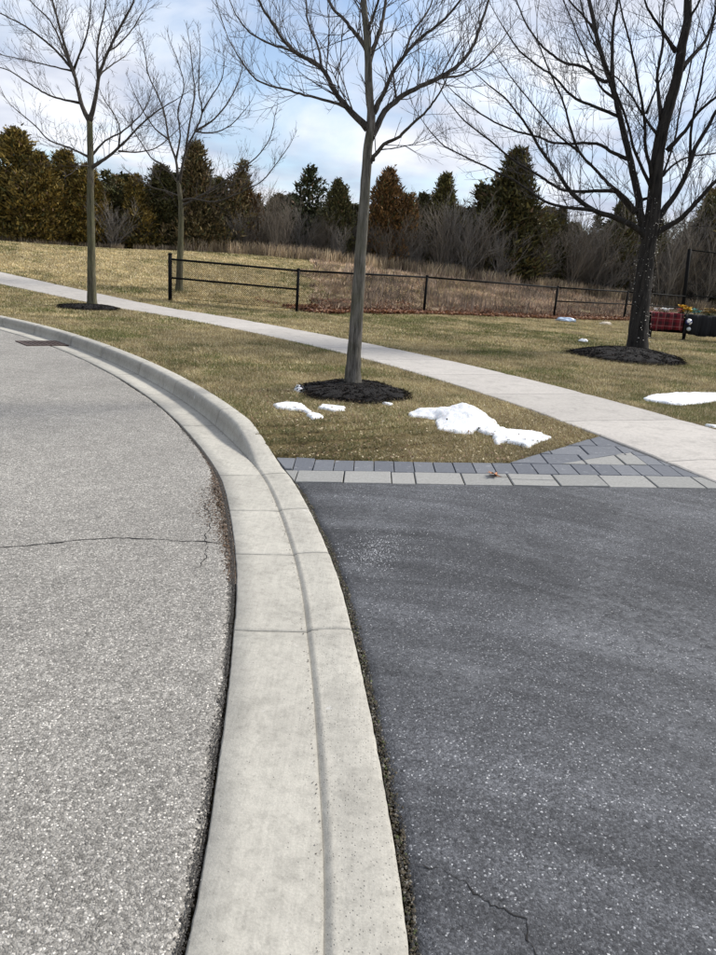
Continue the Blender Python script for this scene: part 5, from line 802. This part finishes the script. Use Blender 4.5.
CED=[(-18.9,33.6,3.9,'bronze','bronze cedar at the far left edge of the tree line',1.3),(-17.6,33.9,3.6,'bronze','bronze cedar just left of the tallest left hand cedar',1.2),
(-16.25,34.4,4.5,'bronze','tall pointed bronze cedar rising above the left end of the tree line',1.15),(-15.2,34.3,3.7,'bronze','bronze green cedar second right of the tall pointed left cedar',1.15),(-14.5,35.4,3.95,'bronze','broad rusty bronze cedar just left of the forked tree trunk',1.15),
(-13.5,35.4,3.5,'gold','golden bronze cedar directly behind the mossy forked tree',1.1),(-12.6,36.9,3.1,'bronze','low bronze cedar just right of the forked tree trunk',1.1),(-11.5,36.2,3.2,'bronze','dark bronze cedar left of the small bare tree',1.2),
(-10.5,36.9,3.7,'dark','dark cedar at the left shoulder of the small bare tree',1.25),(-8.9,37.2,4.7,'brown','tall brown cedar with pale thin top behind the small bare tree',1.1),(-9.9,37.9,3.5,'dark','dark green cedar tucked behind the tall brown one',1.2),
(-7.8,37.5,3.3,'olive','olive cedar right of the small bare tree',1.1),(-6.8,38.2,3.6,'rust','narrow rust topped cedar above the left part of the fence',.85),(-3.7,40.9,4.3,'pine','airy dark pine with see through top above the fence middle',1.2),
(-2.1,39.3,3.7,'dark','dark green pointed cedar left of the slim central trunk',.95),(.5,40.0,4.5,'rust','rusty orange cone shaped cedar right of the slim central trunk',1.0),(-1.2,40.6,2.7,'dark','low dark cedar directly behind the slim central trunk',1.2),
(3.6,42.3,4.7,'olive','olive brown cedar poking above grey bare shrubs',1.15),(2.5,43.1,3.7,'dark','dark cedar almost hidden by grey shrubs right of the orange cedar',1.2),(7.3,41.9,6.3,'darkolive','tallest dark green cedar standing right of centre',1.35),
(6.2,43.1,4.0,'dark','low dark cedar at the left foot of the tallest one',1.2),(10.5,43.7,4.0,'dark','pointed grey green cedar between the tallest cedar and the dark tree',.95),(14.3,44.8,4.9,'dark','dark conical cedar just left of the dark tree trunk',1.0),
(20.4,47.3,5.9,'olive','olive cedar above the tall fence at right edge',1.2),(22.3,46.2,7.0,'dark','dark cedar at the right edge of the picture',1.1),(24.2,45.6,7.8,'bronze','bronze cedar beyond the right picture edge',1.1)]
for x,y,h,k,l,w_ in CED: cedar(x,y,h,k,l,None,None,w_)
# a second rank fills the gaps low down
for q in range(44):
    x=-23+q*1.16+random.uniform(-.4,.4); y=float(np.interp(x,[-24,-13,-2,11,28],[36,38.5,42,45.5,49]))+random.uniform(0,1.5)
    cedar(x,y,random.uniform(2.2,3.5)*(1.25 if x>6 else 1),random.choice(['dark','olive','brown','bronze']),'low shaded cedar in the second rank of the tree line','low cedars in the second rank',None,1.75)
# bare shrubs and saplings
M_SHR=[simple('shrub_grey',(.20,.178,.15),.9),simple('shrub_brown',(.155,.13,.10),.9)]
def shrub_mesh(seed,n_stem,spread,m_,tall=False):
    global SPR,RMIN; rg=np.random.default_rng(seed); bank=TubeBank(3); SPR=2.1; RMIN=.0013
    for q in range(n_stem):
        a=rg.random()*6.28; sp=spread*abs(rg.normal(0,1)); P=[np.array([rg.normal(0,.03),rg.normal(0,.03),-.02])]; D=unit(np.array([math.cos(a)*sp,math.sin(a)*sp,1.])); L=.6+.4*rg.random()
        for i in range(6): D=unit(D+rg.normal(0,.09,3)+np.array([0,0,.05])); P.append(P[-1]+D*L/6)
        P=np.array(P); bank.add(P,np.linspace(.008 if not tall else .012,.0022,7))
        for j in range(13):
            t=.12+.85*rg.random(); f=t*6; i=min(int(f),5); p=P[i]+(P[i+1]-P[i])*(f-i); T=unit(P[i+1]-P[i]); s_=unit(np.cross(T,rg.normal(0,1,3))); sprout(bank,p,unit(T*.75+s_*.6),.14+.22*rg.random(),.0030,2,rg,.3)
    return bank.mesh('stems',m_)
SHM=[shrub_mesh(1,13,.42,M_SHR[0]),shrub_mesh(2,11,.32,M_SHR[1]),shrub_mesh(3,14,.5,M_SHR[0]),shrub_mesh(4,6,.2,M_SHR[1],True),shrub_mesh(5,12,.38,M_SHR[1])]
def shrub(x,y,h,label,group=None,k=None,wide=1.):
    r=empty('bare_shrub',(x,y,g1(x,y)-.05)); COL.objects.unlink(r); bpy.data.objects.remove(r)
    o=link('bare_shrub',SHM[k if k is not None else int(abs(x*5+y*11))%5]); o.location=(x,y,g1(x,y)-.03); o.scale=(h*wide,h*wide,h*1.05); o.rotation_euler[2]=(x*2.3)%6.28; tag(o,label,'shrub',group)
SHR=[(-12.2,34.9,2.4),(-5.7,37.7,3.2),(-4.5,37.6,2.9),(-3.9,38.8,2.8),(-4.9,36.9,2.1),(-2.8,38.5,2.3),(-1.2,40.1,2.9),(1.3,39.8,3.0),(2.3,40.2,3.3),(4.0,40.5,4.2),(4.9,40.3,3.9),(3.4,39.5,3.2),(5.8,40.5,3.3),(6.7,40.2,2.9),(8.3,41.8,3.6),(9.3,41.6,3.3),(11.0,43.0,4.7),(12.1,43.8,5.1),(12.7,43.1,4.5),(11.0,41.7,3.4),(13.5,42.7,3.9),(15.4,44.0,4.6),(16.6,44.3,5.4),(18.1,45.0,6.1),(19.0,44.4,6.0),(19.5,43.9,5.3),(16.8,42.9,4.4),(21.1,45.2,6.3),(-6.6,37.1,2.3),(-7.3,37.0,1.9),(-11.0,35.8,1.8),(.5,38.8,2.2),(-1.9,38.2,1.9),(22.7,45.5,6.8)]
SL={1:'wide many stemmed bare grey shrub right of the small bare tree',8:'grey bare shrub right of the rusty orange cedar',9:'tallest grey bare shrub in front of the olive brown cedar',17:'tall thin twigged bare shrub between tallest cedar and dark tree',23:'tall bare shrub left of the thick fence post at right'}
for i_,(x,y,h) in enumerate(SHR):
    gray='bare leafless grey brown shrub in the tree line behind the fence'
    shrub(x,y,h,SL.get(i_,gray),None if i_ in SL else 'bare shrubs along the tree line')
for q in range(38):
    x=-7+q*.85+random.uniform(-.4,.4); y=float(np.interp(x,[-7,-2,4,11,18,28],[37.4,38.8,40.8,42.8,44.2,45.6]))+random.uniform(-.6,1.2)
    shrub(x,y,float(np.interp(x,[-7,4,12,25],[1.6,2.4,2.9,3.6]))*random.uniform(.8,1.25),'bare leafless grey brown shrub in the tree line behind the fence','bare shrubs along the tree line',None,1.15)
